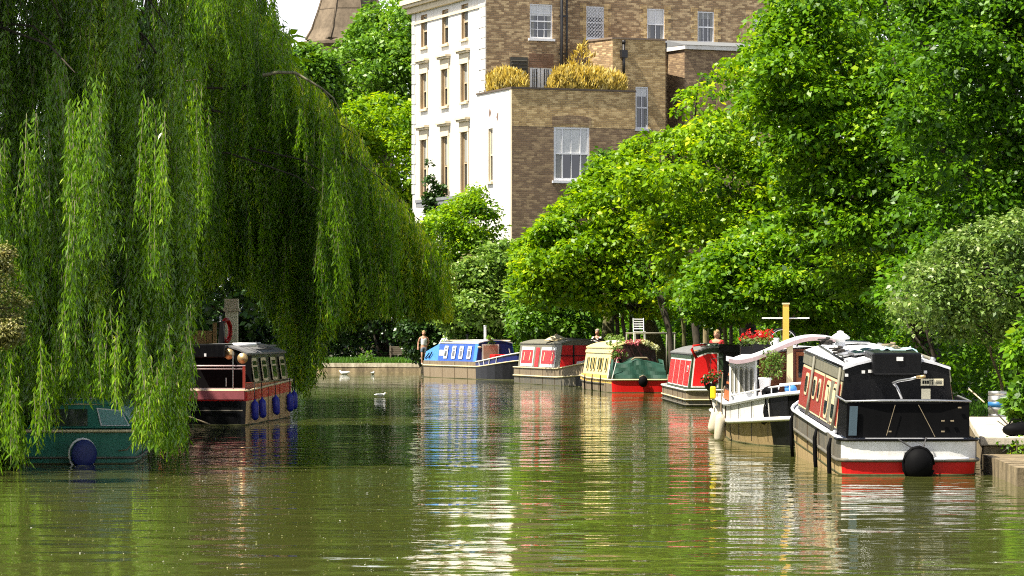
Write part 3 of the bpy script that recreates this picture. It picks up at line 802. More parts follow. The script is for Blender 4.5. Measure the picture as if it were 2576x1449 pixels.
tree('elder_bush', 'large greyish green elder bush growing behind the blue boat', 'bush',
     [(1100, 800), (1112, 740), (1130, 690), (1190, 640), (1250, 605), (1300, 610), (1340, 680), (1345, 790), (1310, 855), (1220, 862), (1140, 850)],
     151, 2.6, 480, 52, .9, .2, G_GREY, base=(-.6, 156.5, .45), tr=.2, nl=16, stems=3, E=120, flat=.8)
tree('elder_bush', 'mid green bush between the far red boat and the elder', 'bush',
     [(1300, 640), (1340, 610), (1420, 650), (1480, 740), (1520, 830), (1420, 866), (1310, 866), (1285, 780)],
     141, 2.2, 260, 48, .9, .19, G_MID, base=(4.2, 142.5, .45), tr=.2, nl=14, stems=3, E=110, flat=.8)
tree('dry_creeper', 'patch of dry brown creeper hanging amid the elder bush', 'creeper',
     [(1130, 700), (1150, 655), (1185, 635), (1200, 660), (1195, 720), (1165, 760), (1132, 755)],
     150.2, .5, 46, 60, .55, .13, G_DRY, base=(-2.2, 155, .45), tr=.06, nl=6, E=50, flat=.9, stems=2)
tree('pale_bush', 'pale variegated bush arching over the towpath beside the black boat', 'bush',
     [(2236, 745), (2262, 690), (2330, 640), (2400, 590), (2480, 555), (2620, 520), (2700, 600), (2680, 800), (2560, 850), (2470, 870), (2400, 850), (2330, 830), (2262, 800)],
     64, 2.0, 520, 52, .55, .095, G_PALE, base=(11.6, 67, .45), tr=.12, nl=22, stems=4, E=130, flat=.75)
tree('green_bush', 'leafy bright green bush leaning over the steel keg', 'bush',
     [(2545, 1040), (2552, 1000), (2572, 955), (2610, 920), (2700, 900), (2720, 1050), (2610, 1080), (2556, 1066)],
     58, .9, 120, 44, .35, .14, G_MID, base=(10.0, 58.5, .5), tr=.06, nl=10, stems=4, E=60, flat=.7)
tree('green_bush', 'bush of broad leaves rising at the edge above the keg', 'bush',
     [(2548, 900), (2556, 800), (2575, 720), (2700, 650), (2760, 900), (2640, 950)],
     59.5, .9, 130, 44, .4, .14, G_DARK, base=(10.1, 60, .5), tr=.08, nl=10, stems=3, E=70, flat=.7, hue=.1)
tree('lime_tree', 'tall broad tree rising between the willow and the white townhouse', 'tree',
     [(752, 230), (785, 165), (835, 128), (872, 92), (915, 45), (945, -20), (1080, -60), (1120, 120), (1100, 330), (1000, 330), (900, 300), (800, 260)],
     214, 8, 620, 60, 1.7, .30, G_MID, base=(-8.5, 216, .45), tr=.5, nl=24, E=110, hue=.1)
tree('lime_tree', 'yellow green tree glowing below the tall tree behind the willow', 'tree',
     [(850, 360), (880, 270), (930, 240), (990, 232), (1060, 270), (1090, 420), (1080, 620), (960, 620), (870, 520)],
     196, 5, 380, 56, 1.4, .27, G_LIME, base=(-8.0, 197, .45), tr=.35, nl=18, E=100, hue=.02)
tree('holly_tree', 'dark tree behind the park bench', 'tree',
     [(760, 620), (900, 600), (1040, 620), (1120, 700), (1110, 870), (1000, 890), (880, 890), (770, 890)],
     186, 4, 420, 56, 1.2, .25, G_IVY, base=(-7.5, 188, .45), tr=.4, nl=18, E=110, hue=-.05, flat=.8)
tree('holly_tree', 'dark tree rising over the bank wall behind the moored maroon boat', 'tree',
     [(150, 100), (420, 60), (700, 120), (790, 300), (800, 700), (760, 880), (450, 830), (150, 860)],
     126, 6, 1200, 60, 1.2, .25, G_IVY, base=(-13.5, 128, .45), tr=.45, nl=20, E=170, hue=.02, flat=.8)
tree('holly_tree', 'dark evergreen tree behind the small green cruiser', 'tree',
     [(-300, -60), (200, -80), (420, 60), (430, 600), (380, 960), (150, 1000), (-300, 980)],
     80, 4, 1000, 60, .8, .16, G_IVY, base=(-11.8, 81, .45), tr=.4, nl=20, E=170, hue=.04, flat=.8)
tree('russet_bush', 'bush with ochre leaves at the willow curtain beside the bank', 'bush',
     [(-60, 640), (0, 598), (24, 620), (30, 700), (60, 740), (78, 800), (60, 850), (20, 870), (-60, 880)],
     45.5, .6, 190, 60, .26, .045, G_RUST, base=(-9.4-1.6, 46, .47), tr=.05, nl=10, stems=3, E=60, flat=.8)

tree('lime_tree', 'tall shaded tree closing the gap beyond the white barge mast', 'tree',
     [(1860, 700), (1930, 420), (2000, 200), (2060, -60), (2500, -120), (2900, -100), (2950, 900), (2400, 920), (1900, 890)],
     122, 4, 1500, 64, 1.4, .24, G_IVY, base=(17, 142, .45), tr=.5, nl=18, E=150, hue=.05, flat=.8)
tree('holly_tree', 'dark shrubby tree between the bench and the blue boat', 'tree',
     [(1030, 700), (1090, 680), (1160, 740), (1180, 880), (1120, 905), (1040, 900), (1010, 820)],
     166.5, 1.4, 420, 56, .9, .2, G_IVY, base=(-4.0, 166.8, .45), tr=.2, nl=10, stems=2, E=70, flat=.8)
# slender trunks standing in the shade of the canopy
def slim(name, label, x0, y0, x1, y1, d, r, mat):
    b = W(x0, y0, d); b.z = .4; t = W(x1, y1, d+random.uniform(-.5, .5))
    root = thing(name, label, 'tree', b, 0, 'slender trunks under the canopy')
    m = MB(); v = t-b; k = 7
    m.tube([v*(i/k)+Vector((math.sin(i*1.1+x0)*.05, 0, 0)) for i in range(k+1)], [r*(1.15-.5*i/k) for i in range(k+1)], 8)
    for q in range(3): limb(m, v*(.55+.13*q), v*(.9+.1*q)+Vector((random.uniform(-1, 1), random.uniform(-.6, .6), .5)), r*.4, .01)
    m.build('trunk', mat, root)
    C = np.array([v*(.9+.05*q)+Vector((random.uniform(-.9, .9), random.uniform(-.6, .6), .4)) for q in range(7)])
    leaf_mesh('crown', [clump_leaves(C, .6, 40, .15)], G_DARK, root)
for i, (a, b, c, d_, dd, r, mt, lab) in enumerate([
    (1530, 885, 1528, 700, 131, .30, BARK_MOSS, 'thick mossy trunk behind the man in the white tee'),
    (1556, 885, 1545, 700, 127, .10, BARK, 'thin dark trunk beside the thick mossy one'),
    (1583, 885, 1560, 720, 126, .09, BARK, 'thin leaning trunk above the flower garland roof'),
    (1592, 885, 1580, 730, 129, .07, BARK_MOSS, 'slim mossy trunk above the flower garland roof'),
    (1700, 890, 1665, 730, 112, .11, BARK, 'dark trunk leaning above the yellow boat stern'),
    (1725, 890, 1712, 740, 111, .09, BARK_MOSS, 'greenish upright trunk over the red tiller'),
    (1752, 890, 1748, 720, 110, .15, BARK, 'stout dark trunk over the red panelled stern'),
    (1779, 890, 1778, 720, 114, .12, BARK_PALE, 'pale ochre trunk catching the sun beside a dark one'),
    (1818, 880, 1800, 740, 108, .10, BARK, 'dark leaning trunk beside the person in red'),
    (1838, 880, 1806, 730, 106, .08, BARK_MOSS, 'thin slanting mossy trunk beside the person in red'),
    (1850, 880, 1826, 730, 104, .07, BARK, 'thin slanting trunk over the red flowers'),
    (1978, 880, 1975, 780, 88, .10, BARK_PALE, 'pale trunk behind the yellow mast'),
    (2360, 920, 2330, 780, 68, .07, BARK, 'thin branching trunk beneath the pale bush'),
    (2530, 960, 2495, 870, 66, .035, BARK_PALE, 'thin bare sapling stem behind the keg'),
    (1195, 880, 1190, 780, 156, .12, BARK, 'dark trunk behind the blue cabin'),
    (1208, 880, 1206, 790, 155, .09, BARK_PALE, 'pale stem behind the blue cabin')]):
    slim('slender_tree', lab, a, b, c, d_, dd, r, mt)

# ground ivy, hedge and undergrowth that nobody could count
def strip(name, path, dep, hgt, n, size, mat, z0=.45, kind='stuff', label=None, cat=None):
    P = [Vector((x, y, 0)) for x, y in path]; L = [(b-a).length for a, b in zip(P, P[1:])]; tot = sum(L); C = []
    for i in range(n):
        s = random.uniform(0, tot)
        for a, b, l in zip(P, P[1:], L):
            if s <= l: break
            s -= l
        t = (b-a)/l; q = a+t*min(s, l)+Vector((t.y, -t.x, 0))*random.uniform(0, dep)
        hh = hgt*(.55+.45*math.sin(q.x*1.3+q.y*.7)**2)
        C.append((q.x, q.y, z0+hh*random.uniform(0, 1)**.8))
    C = np.array(C)
    o = leaf_mesh(name, [clump_leaves(C, .55, 42, size, .8)], mat)
    return tag(o, label, cat, kind=kind)
strip('undergrowth', [(10.6, 63), (10.4, 80), (10.2, 95), (9.4, 108), (8.9, 116), (7.9, 124)], 3.0, 3.6, 1300, .14, G_DARK, label='dark ivy undergrowth along the towpath behind the boats', cat='undergrowth')
strip('undergrowth', [(7.6, 126), (6.2, 133), (4.6, 140), (3.2, 148), (.4, 156), (-2.4, 163)], 3.0, 4.2, 1300, .19, G_DARK, label='dark undergrowth on the bank behind the far boats', cat='undergrowth')
strip('undergrowth', [(40, 190), (-40, 194)][::-1], -4, 6, 2400, .27, G_IVY, label='dark hedge mass behind the far grass', cat='undergrowth')
strip('undergrowth', [(-13, 40), (-12.4, 60), (-11.4, 75), (-11.2, 92), (-12.4, 112), (-16, 137), (-25, 155)], -3.5, 4.2, 1500, .15, G_IVY, label='dark undergrowth on the willow bank', cat='undergrowth')
def grass(name, lo, hi, z, n, hgt, label):
    P = np.stack([rng.uniform(lo[0], hi[0], n), rng.uniform(lo[1], hi[1], n), np.full(n, z)], 1)
    D = np.array([0, 0, 1])+unit(n)*.5; D[:, 2] = np.abs(D[:, 2])+.2
    h = hgt*rng.uniform(.5, 1.3, n)
    tag(leaf_mesh(name, [leaf_arrays(P, D, unit(n), h, h*.18, rng.normal(.5, .2, n))], G_GRASS), label, 'grass', kind='stuff')
grass('grass', (-24, 172.6), (-4.8, 182), .45, 14000, .28, 'sunlit short grass beside the far quay and the bench')
grass('grass', (8.9, 63), (10.8, 100), .45, 5000, .18, 'rough grass along the towpath edge')
# woodland far behind everything
C = np.stack([rng.uniform(-70, 90, 900), rng.uniform(262, 280, 900), rng.uniform(0, 13, 900)], 1)
tag(leaf_mesh('woodland', [clump_leaves(C, 2.6, 30, .8, .8)], G_MID), 'far belt of woodland beyond the houses', 'woodland', kind='stuff')

C = np.stack([rng.uniform(-70, 70, 900), rng.uniform(-75, -48, 900), rng.uniform(0, 15, 900)], 1)  # tree belt added behind the camera to darken reflections and ambient light
tag(leaf_mesh('woodland', [clump_leaves(C, 2.6, 30, .9, .8)], G_IVY), 'unseen tree belt added at the near end of the canal to darken reflections', 'woodland', kind='stuff')
# small stems growing out of the quay wall
def weed(label, base, h, n, mat, size=.16):
    r = thing('wall_weed', label, 'plant', base, 0)
    C = np.array([(random.uniform(-.22, .22)*(.3+i/n), random.uniform(-.1, .1), h*i/n) for i in range(n)])
    leaf_mesh('foliage', [clump_leaves(C, .18, 22, size, .8)], mat, r)
    m = MB(); m.tube([(0, 0, -.1), (.02, 0, h*.5), (0, 0, h)], [.015, .012, .005], 5); m.build('stem', BARK_MOSS, r)
weed('leafy weed sprouting from the far quay wall near the bench', W(920, 928, 170.5), .95, 9, G_MID)
weed('yellow flowering weed on the edge of the concrete path', (7.9, 49.86, .27), .22, 5, G_LIME, .06)

# ------------------------------------------------------------------ golden shrubs on the roof terrace
def blades(name, label, poly, D, T, n, L, mat, base, spread=.55):
    C, e = crown_centres(poly, D, T, n, 40, .6)
    r = thing(name, label, 'shrub', base, 0, None)
    Dv = np.array([0, -.1, .9])+unit(n)*spread
    l = L*rng.uniform(.5, 1.3, n)
    leaf_mesh('foliage', [leaf_arrays(C-np.array(base), Dv, unit(n), l, l*.28, rng.normal(.5, .22, n))], mat, r)
    m = MB()
    for i in range(14):
        a = Vector(C[i])-Vector(base); m.tube([(a.x*.8, a.y*.8, -.4), (a.x, a.y, max(.1, a.z))], [.02, .006], 4)
    m.build('stem', BARK_PALE, r)
blades('golden_shrub', 'rounded golden shrub on the roof terrace beside the louvred vent', [(1222, 240), (1226, 200), (1240, 184), (1268, 176), (1300, 180), (1322, 196), (1330, 226), (1330, 240)], 167.2, .9, 2600, .34, G_GOLD, (-.55, 167.2, 14.25))
blades('golden_shrub', 'long golden hedge along the roof terrace parapet', [(1372, 240), (1384, 200), (1396, 180), (1430, 172), (1500, 178), (1550, 186), (1572, 205), (1578, 240)], 168.0, .9, 5200, .34, G_GOLD, (4.0, 168, 14.25))
blades('golden_shrub', 'thin feathery golden shrub rising behind the terrace hedge', [(1425, 180), (1440, 140), (1465, 110), (1490, 135), (1512, 180)], 168.6, .5, 130, .42, G_GOLD, (3.8, 168.6, 14.25), .8)
tree('ivy_creeper', 'dark ivy climbing the lower windows of the white facade', 'ivy',
     [(1072, 500), (1076, 440), (1082, 400), (1090, 430), (1100, 470), (1110, 440), (1118, 480), (1122, 560), (1080, 580)],
     173.5, .5, 90, 40, .5, .2, G_IVY, base=(-4.2, 172.5, 6.0), tr=.06, nl=8, E=40, flat=.9)

# ================================================================== willows
def interp(x, tab):
    a = np.array(tab, float); return np.interp(x, a[:, 0], a[:, 1])
def willow(name, label, base, bunches, mat, leafL, leafW, spacing, trunk_r, limbs, thick=.3, extra=()):
    """bunches: arrays x,d,ytop,ybot in picture coordinates + strands per bunch"""
    root = thing(name, label, 'willow', base, 0)
    B = np.array(base); chunks = []; tw = MB()
    for (x, d, yt, yb, ns, tint) in bunches:
        c = np.array(W(x, yt, d)); zb = H-(yb-HY)*d/F
        zt = c[2]
        rad = thick*random.uniform(.6, 1.3)
        for s in range(ns):
            # strands start anywhere along the bunch so it hangs like a tassel
            z0 = zt-(zt-zb)*random.uniform(0, .72)
            ln = min(random.uniform(1.2, 3.4), max(.35, (z0-zb)*random.uniform(.75, 1.08)))
            k = max(4, int(ln/spacing)); t = (np.arange(k)+rng.uniform(0, 1, k))/k
            a = random.uniform(0, 6.283); rr = rad*math.sqrt(random.random())
            ox, oy = math.cos(a)*rr, math.sin(a)*rr
            sw = random.uniform(-.10, .16)*ln
            px = c[0]+ox*(.5+.5*t)+sw*t**1.6; py = c[1]+oy+random.uniform(-.08, .08)*ln*t**1.5
            pz = z0-ln*t
            P = np.stack([px, py, pz], 1)
            ph = np.arange(k)*2.4+a
            D = np.stack([np.cos(ph)*.42+sw/ln*.8, np.sin(ph)*.42, np.full(k, -1.0)], 1)+rng.normal(0, .2, (k, 3))
            N = np.stack([-np.sin(ph)+.2, np.cos(ph)-.2, rng.normal(.45, .3, k)], 1)
            L = leafL*rng.uniform(.6, 1.25, k)
            chunks.append(leaf_arrays(P-B, D, N, L, leafW*rng.uniform(.7, 1.2, k), tint+rng.normal(0, .14, k)))
            if s % 3 == 0:
                tw.tube([P[0]-B, P[k//2]-B, P[-1]-B], [.006, .005, .002], 3, cap=False)
    leaf_mesh('crown', chunks+list(extra), mat, root)
    tw.build('twig', PALE_TWIG, root)
    m = MB(); m.tube([(0, 0, -.4), (.1, .1, 1.5), (.25, .1, 3.6), (.2, 0, 6.2), (.5, -.2, 9.5), (.7, -.3, 12)], [trunk_r*1.4, trunk_r, trunk_r*.85, trunk_r*.7, trunk_r*.45, .05], 10)
    for pts, r in limbs:
        pts = [Vector(p)-Vector(base) for p in pts]; n = len(pts)
        m.tube(pts, [r*(1-.8*i/(n-1)) for i in range(n)], 6)
    m.build('trunk', BARK, root)
    return root

# nearer willow : its curtain falls to the water in front of the green cruiser
def canopy(x0, x1, y0, y1, d0, d1, n, base, size, rad):
    x = rng.uniform(x0, x1, n); y = rng.uniform(y0, y1, n); d = rng.uniform(d0, d1, n)
    C = np.stack([(x-CX)*d/F, d, H-(y-HY)*d/F], 1)-np.array(base)
    return clump_leaves(C, rad, 34, size, .7, aspect=.3)
bl = []
botA = [(-120, 1190), (60, 1180), (100, 1150), (118, 1030), (150, 1000), (240, 1012), (290, 1020), (325, 1060), (345, 1130), (380, 1140), (462, 1120), (478, 880)]
boughs = [(rng.uniform(-120, 470), rng.uniform(47.6, 58), rng.uniform(-120, 900)) for i in range(64)]
for (bx, bd, by) in boughs:
    # each bough carries a row of tassels stepping down and outwards, dark gaps between the boughs
    n = int(rng.integers(4, 8)); sl = rng.uniform(-9, 20); tint = rng.normal(.42, .13)
    for j in range(n):
        x = bx+(j-n/2)*rng.uniform(5, 13); d = bd+rng.normal(0, .35)
        if not -125 < x < 474: continue
        yb = float(interp(x, botA)); yt = by+abs(j-n/2)*sl+rng.uniform(-25, 25)
        y_b = min(yb, yt+rng.uniform(240, 520))
        if d > 51.5 and 105 < x < 335: y_b = min(y_b, 1005)
        y_b = min(y_b, HY+(H-.04)*F/d)
        if y_b-yt < 60: yt = y_b-rng.uniform(120, 260)
        bl.append((x, d, yt, y_b, int(rng.integers(9, 15)), tint+rng.normal(0, .09)))
for i in range(120):  # deeper bunches, tinted darker to put shade inside the crown
    x = rng.uniform(-115, 470); d = rng.uniform(54, 62); yb = float(interp(x, botA))
    yt = rng.uniform(-200, max(100, yb-260)); y_b = min(yb, yt+rng.uniform(260, 560), 1000 if 105 < x < 335 else 2000, HY+(H-.04)*F/d)
    bl.append((x, d, yt, y_b, int(rng.integers(6, 11)), rng.normal(.30, .12)))
for i in range(90):     # upper curtain, so no sky shows through the crown
    x = rng.uniform(-115, 330); yt = rng.uniform(-230, -20)
    bl.append((x, rng.uniform(52, 61), yt, yt+rng.uniform(240, 460), int(rng.integers(8, 13)), rng.normal(.34, .13)))
for i in range(64):     # lower fringe, broken
    x = rng.choice([rng.uniform(-80, 108), rng.uniform(345, 472), rng.uniform(345, 472), rng.uniform(115, 335)]); d = rng.uniform(47.6, 50.6)
    yb = float(interp(x, botA))-rng.uniform(0, 70); yb = min(yb, HY+(H-.03)*F/d)
    if 110 < x < 340 and rng.uniform() < .3: yb += 60
    bl.append((x, d, yb-rng.uniform(150, 300), yb, int(rng.integers(6, 10)), rng.normal(.55, .14)))
lims = []
for (x, d, y) in boughs[::2]:
    if y > 520 or y < 60: continue
    e = W(x, y-20, d); a = Vector((-11, 58, 7+random.uniform(-2, 4)))
    mid = a.lerp(e, .55)+Vector((0, 0, 1.1)); lims.append(([a, a.lerp(mid, .5)+Vector((0, 0, .4)), mid, e.lerp(mid, .3)+Vector((0, 0, .2)), e], .045))
BW1 = (-11.2, 57.5, .4)
willow('willow_tree', 'huge weeping willow whose curtain of leaves trails over the green cruiser', BW1, bl, G_WIL, .145, .031, .052, .55, lims, .115,
       [canopy(-1500, 430, -820, -240, 49.0, 69, 760, BW1, .8, .9), canopy(-1500, -260, -200, 950, 48, 68, 380, BW1, .7, .9)])  # big-leaf clumps added above and beside the view to shade the curtain

# farther willow over the maroon boat, its outer edge tinted as if in full sun
bl = []
topB = [(380, -400), (620, -200), (690, -60), (722, 40), (728, 140), (775, 180), (835, 240), (900, 320), (950, 420), (1010, 490), (1050, 525), (1085, 600), (1115, 690), (1135, 760)]
botB = [(380, 850), (470, 830), (500, 745), (560, 715), (640, 740), (700, 840), (722, 960), (770, 1005), (795, 960), (815, 850), (870, 815), (930, 790), (1000, 800), (1090, 790), (1135, 800)]
def dW2(x):
    if 560 < x < 790: return rng.uniform(83.8, 96)
    return rng.uniform(84, 93) if x > 1000 else (rng.uniform(79, 95) if x > 560 else rng.uniform(75, 92))
bo2 = []
for i in range(112):
    bx = rng.uniform(390, 1125); y0 = float(interp(bx, topB)); y1 = float(interp(bx, botB))
    by = y0+rng.uniform(0, 20) if rng.uniform() < .3 else y0+(y1-y0)*rng.uniform(0, .82)
    bd = dW2(bx); bo2.append((bx, bd, by)); n = int(rng.integers(4, 8)); sl = rng.uniform(-8, 18); tint = rng.normal(.40, .12)
    for j in range(n):
        x = bx+(j-n/2)*rng.uniform(5, 12); d = bd+rng.normal(0, .4)
        if not 380 < x < 1134: continue
        if 560 < x < 790: d = max(d, 83.6)
        yb0 = float(interp(x, botB)); yt = max(float(interp(x, topB)), by+abs(j-n/2)*sl+rng.uniform(-20, 20))
        yb = min(yb0+rng.uniform(-45, 8), yt+rng.uniform(190, 420), HY+(H-.05)*F/d)
        if yb-yt < 50: yt = yb-rng.uniform(90, 200)
        if yt < float(interp(x, topB)): continue
        bl.append((x, d, yt, yb, int(rng.integers(9, 15)), tint+rng.normal(0, .09)))
for i in range(300):     # outer shell, leaf tint raised to look sunlit
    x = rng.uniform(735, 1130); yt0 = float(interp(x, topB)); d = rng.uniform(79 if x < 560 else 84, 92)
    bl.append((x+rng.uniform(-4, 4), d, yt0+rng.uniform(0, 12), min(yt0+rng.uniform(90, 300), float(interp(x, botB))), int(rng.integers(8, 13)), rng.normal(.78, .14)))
for i in range(330):     # full curtain above the moored boat
    x = rng.uniform(430, 800); y0 = float(interp(x, topB)); y1 = float(interp(x, botB)); d = rng.uniform(84, 92)
    yt = y0+(y1-y0)*rng.uniform(0, .8); yb = min(y1+rng.uniform(-50, 5), yt+rng.uniform(190, 400))
    bl.append((x, d, yt, yb, int(rng.integers(8, 13)), rng.normal(.48, .16)))
for i in range(90):      # trailing tips along the lower edge
    x = rng.uniform(790, 1130); yb = float(interp(x, botB))+rng.uniform(-30, 6); bl.append((x, rng.uniform(82, 92), yb-rng.uniform(110, 240), yb, int(rng.integers(6, 10)), rng.normal(.58, .14)))
lims = []
for (x, d, y) in bo2[::3]:
    if y < 330 and x > 500: continue
    e = W(x, y, d); a = Vector((-10.4, 88, 6+random.uniform(-2, 4))); mid = a.lerp(e, .5)+Vector((0, 0, 1.0))
    lims.append(([a, a.lerp(mid, .5)+Vector((0, 0, .4)), mid, e.lerp(mid, .3)+Vector((0, 0, .2)), e], .045))
BW2 = (-10.6, 88, .4)
wt = willow('willow_tree', 'weeping willow with sunlight tinted into its outer edge hanging over the maroon boat', BW2, bl, G_WIL2, .18, .040, .066, .6, lims, .15,
       [canopy(-500, 470, -740, -215, 78, 98, 330, BW2, .8, 1.1), canopy(200, 700, 40, 650, 95, 99, 240, BW2, .5, 1.0)])  # first clump set is added above the view to shade this willow
m = MB(); q = Vector(BW2)
for pts, r in (([W(660, 190, 82), W(700, 182, 82), W(742, 183, 82), W(782, 206, 82), W(812, 224, 82), W(838, 246, 82), W(856, 280, 82.2)], .05), ([W(742, 183, 82), W(752, 205, 82), W(765, 232, 82)], .025), ([W(812, 224, 82), W(830, 250, 82), W(850, 300, 82.3)], .02)):
    n = len(pts); m.tube([p-q for p in pts], [r*(1-.7*i/(n-1)) for i in range(n)], 6)
m.build('bare_branch', PALE_TWIG, wt)
# ================================================================== boats
BLACKP = paint('black_paint', (.005, .005, .006), .22, .2, (.016, .015, .013), spec=.22)
BLACKC = paint('black_canvas', (.004, .004, .0045), .6, .25, (.010, .010, .010), spec=.06)
REDP = paint('red_paint', (.55, .008, .006), .35, .22, (.3, .01, .01), spec=.3)
REDB = paint('bright_red_panel', (.68, .010, .010), .35, .15, (.4, .012, .01), spec=.3)
MAROON = paint('maroon_panel', (.30, .030, .018), .4, .55, (.12, .03, .015))
PINKM = paint('faded_maroon_plank', (.30, .07, .08), .6, .5, (.16, .04, .04))
CREAMP = paint('cream_paint', (.72, .60, .36), .4, .35, (.4, .3, .15))
WHITEB = paint('boat_white', (.78, .77, .74), .4, .3, (.38, .34, .26))
DECKW = paint('pale_deck', (.74, .76, .82), .45, .3, (.4, .38, .36))
GREYH = paint('weathered_grey_hull', (.10, .095, .080), .6, .6, (.24, .19, .11))
MIDH = paint('brown_grey_hull', (.25, .19, .12), .6, .5, (.12, .085, .05))
TANB = paint('orange_tan_hull', (.62, .40, .18), .6, .5, (.3, .16, .07))
TANH = paint('rusty_tan_hull', (.42, .30, .14), .65, .6, (.12, .08, .04))
BROWNH = paint('dull_brown_hull', (.17, .13, .085), .6, .6, (.34, .27, .16))
ROOFG = paint('grey_green_roof_edge', (.14, .135, .10), .55, .5, (.3, .27, .18))
ROOFW = paint('pale_roof', (.70, .71, .74), .4, .35, (.36, .34, .33))
ROOFD = paint('dark_grey_roof', (.16, .16, .165), .5, .5, (.32, .31, .3))
WOODR = paint('red_brown_wood', (.22, .045, .016), .4, .5, (.1, .025, .01))
WOODO = paint('orange_wood', (.46, .13, .035), .45, .45, (.2, .06, .02))
WOODY = paint('yellow_varnished_wood', (.72, .42, .06), .4, .25, (.5, .26, .04), streak=True)
WOODT = paint('tan_timber', (.42, .24, .09), .6, .4, (.2, .11, .04))
BLUEP = paint('blue_paint', (.015, .09, .50), .35, .25, (.012, .05, .28), spec=.4)
BLUEC = paint('light_blue_canvas', (.06, .25, .62), .6, .3, (.03, .12, .4))
NAVY = paint('navy_paint', (.006, .012, .11), .3, .2, (.01, .015, .06))
YELC = paint('cream_yellow_paint', (.80, .68, .30), .4, .3, (.5, .38, .14))
YELO = paint('golden_yellow_paint', (.78, .50, .09), .4, .35, (.45, .25, .05))
YELB = paint('bright_yellow_plastic', (.85, .72, .01), .4, .1)
GREENC = paint('green_tarpaulin', (.008, .050, .030), .5, .5, (.03, .11, .075), streak=False)
TEALP = paint('teal_paint', (.02, .18, .12), .35, .3, (.01, .08, .05))
TEALW = glassy('teal_window', (.10, .30, .27), .12)
GREEND = paint('dark_green_paint', (.02, .05, .015), .4, .3)
BLUEF = paint('blue_fender_rubber', (.010, .018, .30), .35, .2, (.01, .015, .2))
WHITEF = paint('grubby_white_fender', (.62, .55, .42), .5, .5, (.35, .28, .16))
BLUED = paint('dark_blue_rubber', (.006, .014, .13), .5, .3, (.01, .05, .06))
STEEL = paint('steel', (.55, .55, .55), .3, .25, metal=.9)
BRASS = paint('brass', (.6, .42, .2), .35, .3, metal=.7)
ROPE = paint('old_rope', (.30, .24, .15), .9, .4)
ROPED = paint('dark_rope', (.03, .025, .02), .9, .3)
SOLAR = glassy('solar_glass', (.01, .02, .07), .1)
LAV = paint('lavender_white_roof', (.80, .78, .82), .5, .15, (.5, .45, .48))
LILAC = paint('weathered_lilac_fascia', (.45, .33, .34), .6, .4, (.28, .2, .2))
SLATE = paint('slate_blue_canvas', (.06, .10, .13), .7, .3)
SIGN = paint('cream_sign', (.72, .66, .45), .5, .2)

WEED = paint('slimy_weed', (.05, .055, .015), .7, .6, (.14, .12, .05))
RUSTS = paint('rusty_seam', (.10, .06, .03), .8, .6)
def half_outline(L, B, sd, sn, bl, bn, n=7):
    pts = []
    for i in range(n+1):
        a = math.pi/2*i/n
        pts.append((B/2*math.sin(a)**(2/sn), sd*(1-math.cos(a)**(2/sn))))
    for i in range(1, 5): pts.append((B/2, sd+(L-bl-sd)*i/5))
    for i in range(n+1):
        a = math.pi/2*i/n
        pts.append((B/2*max(0, math.cos(a))**(2/bn), L-bl+bl*math.sin(a)**(2/bn)))
    return pts

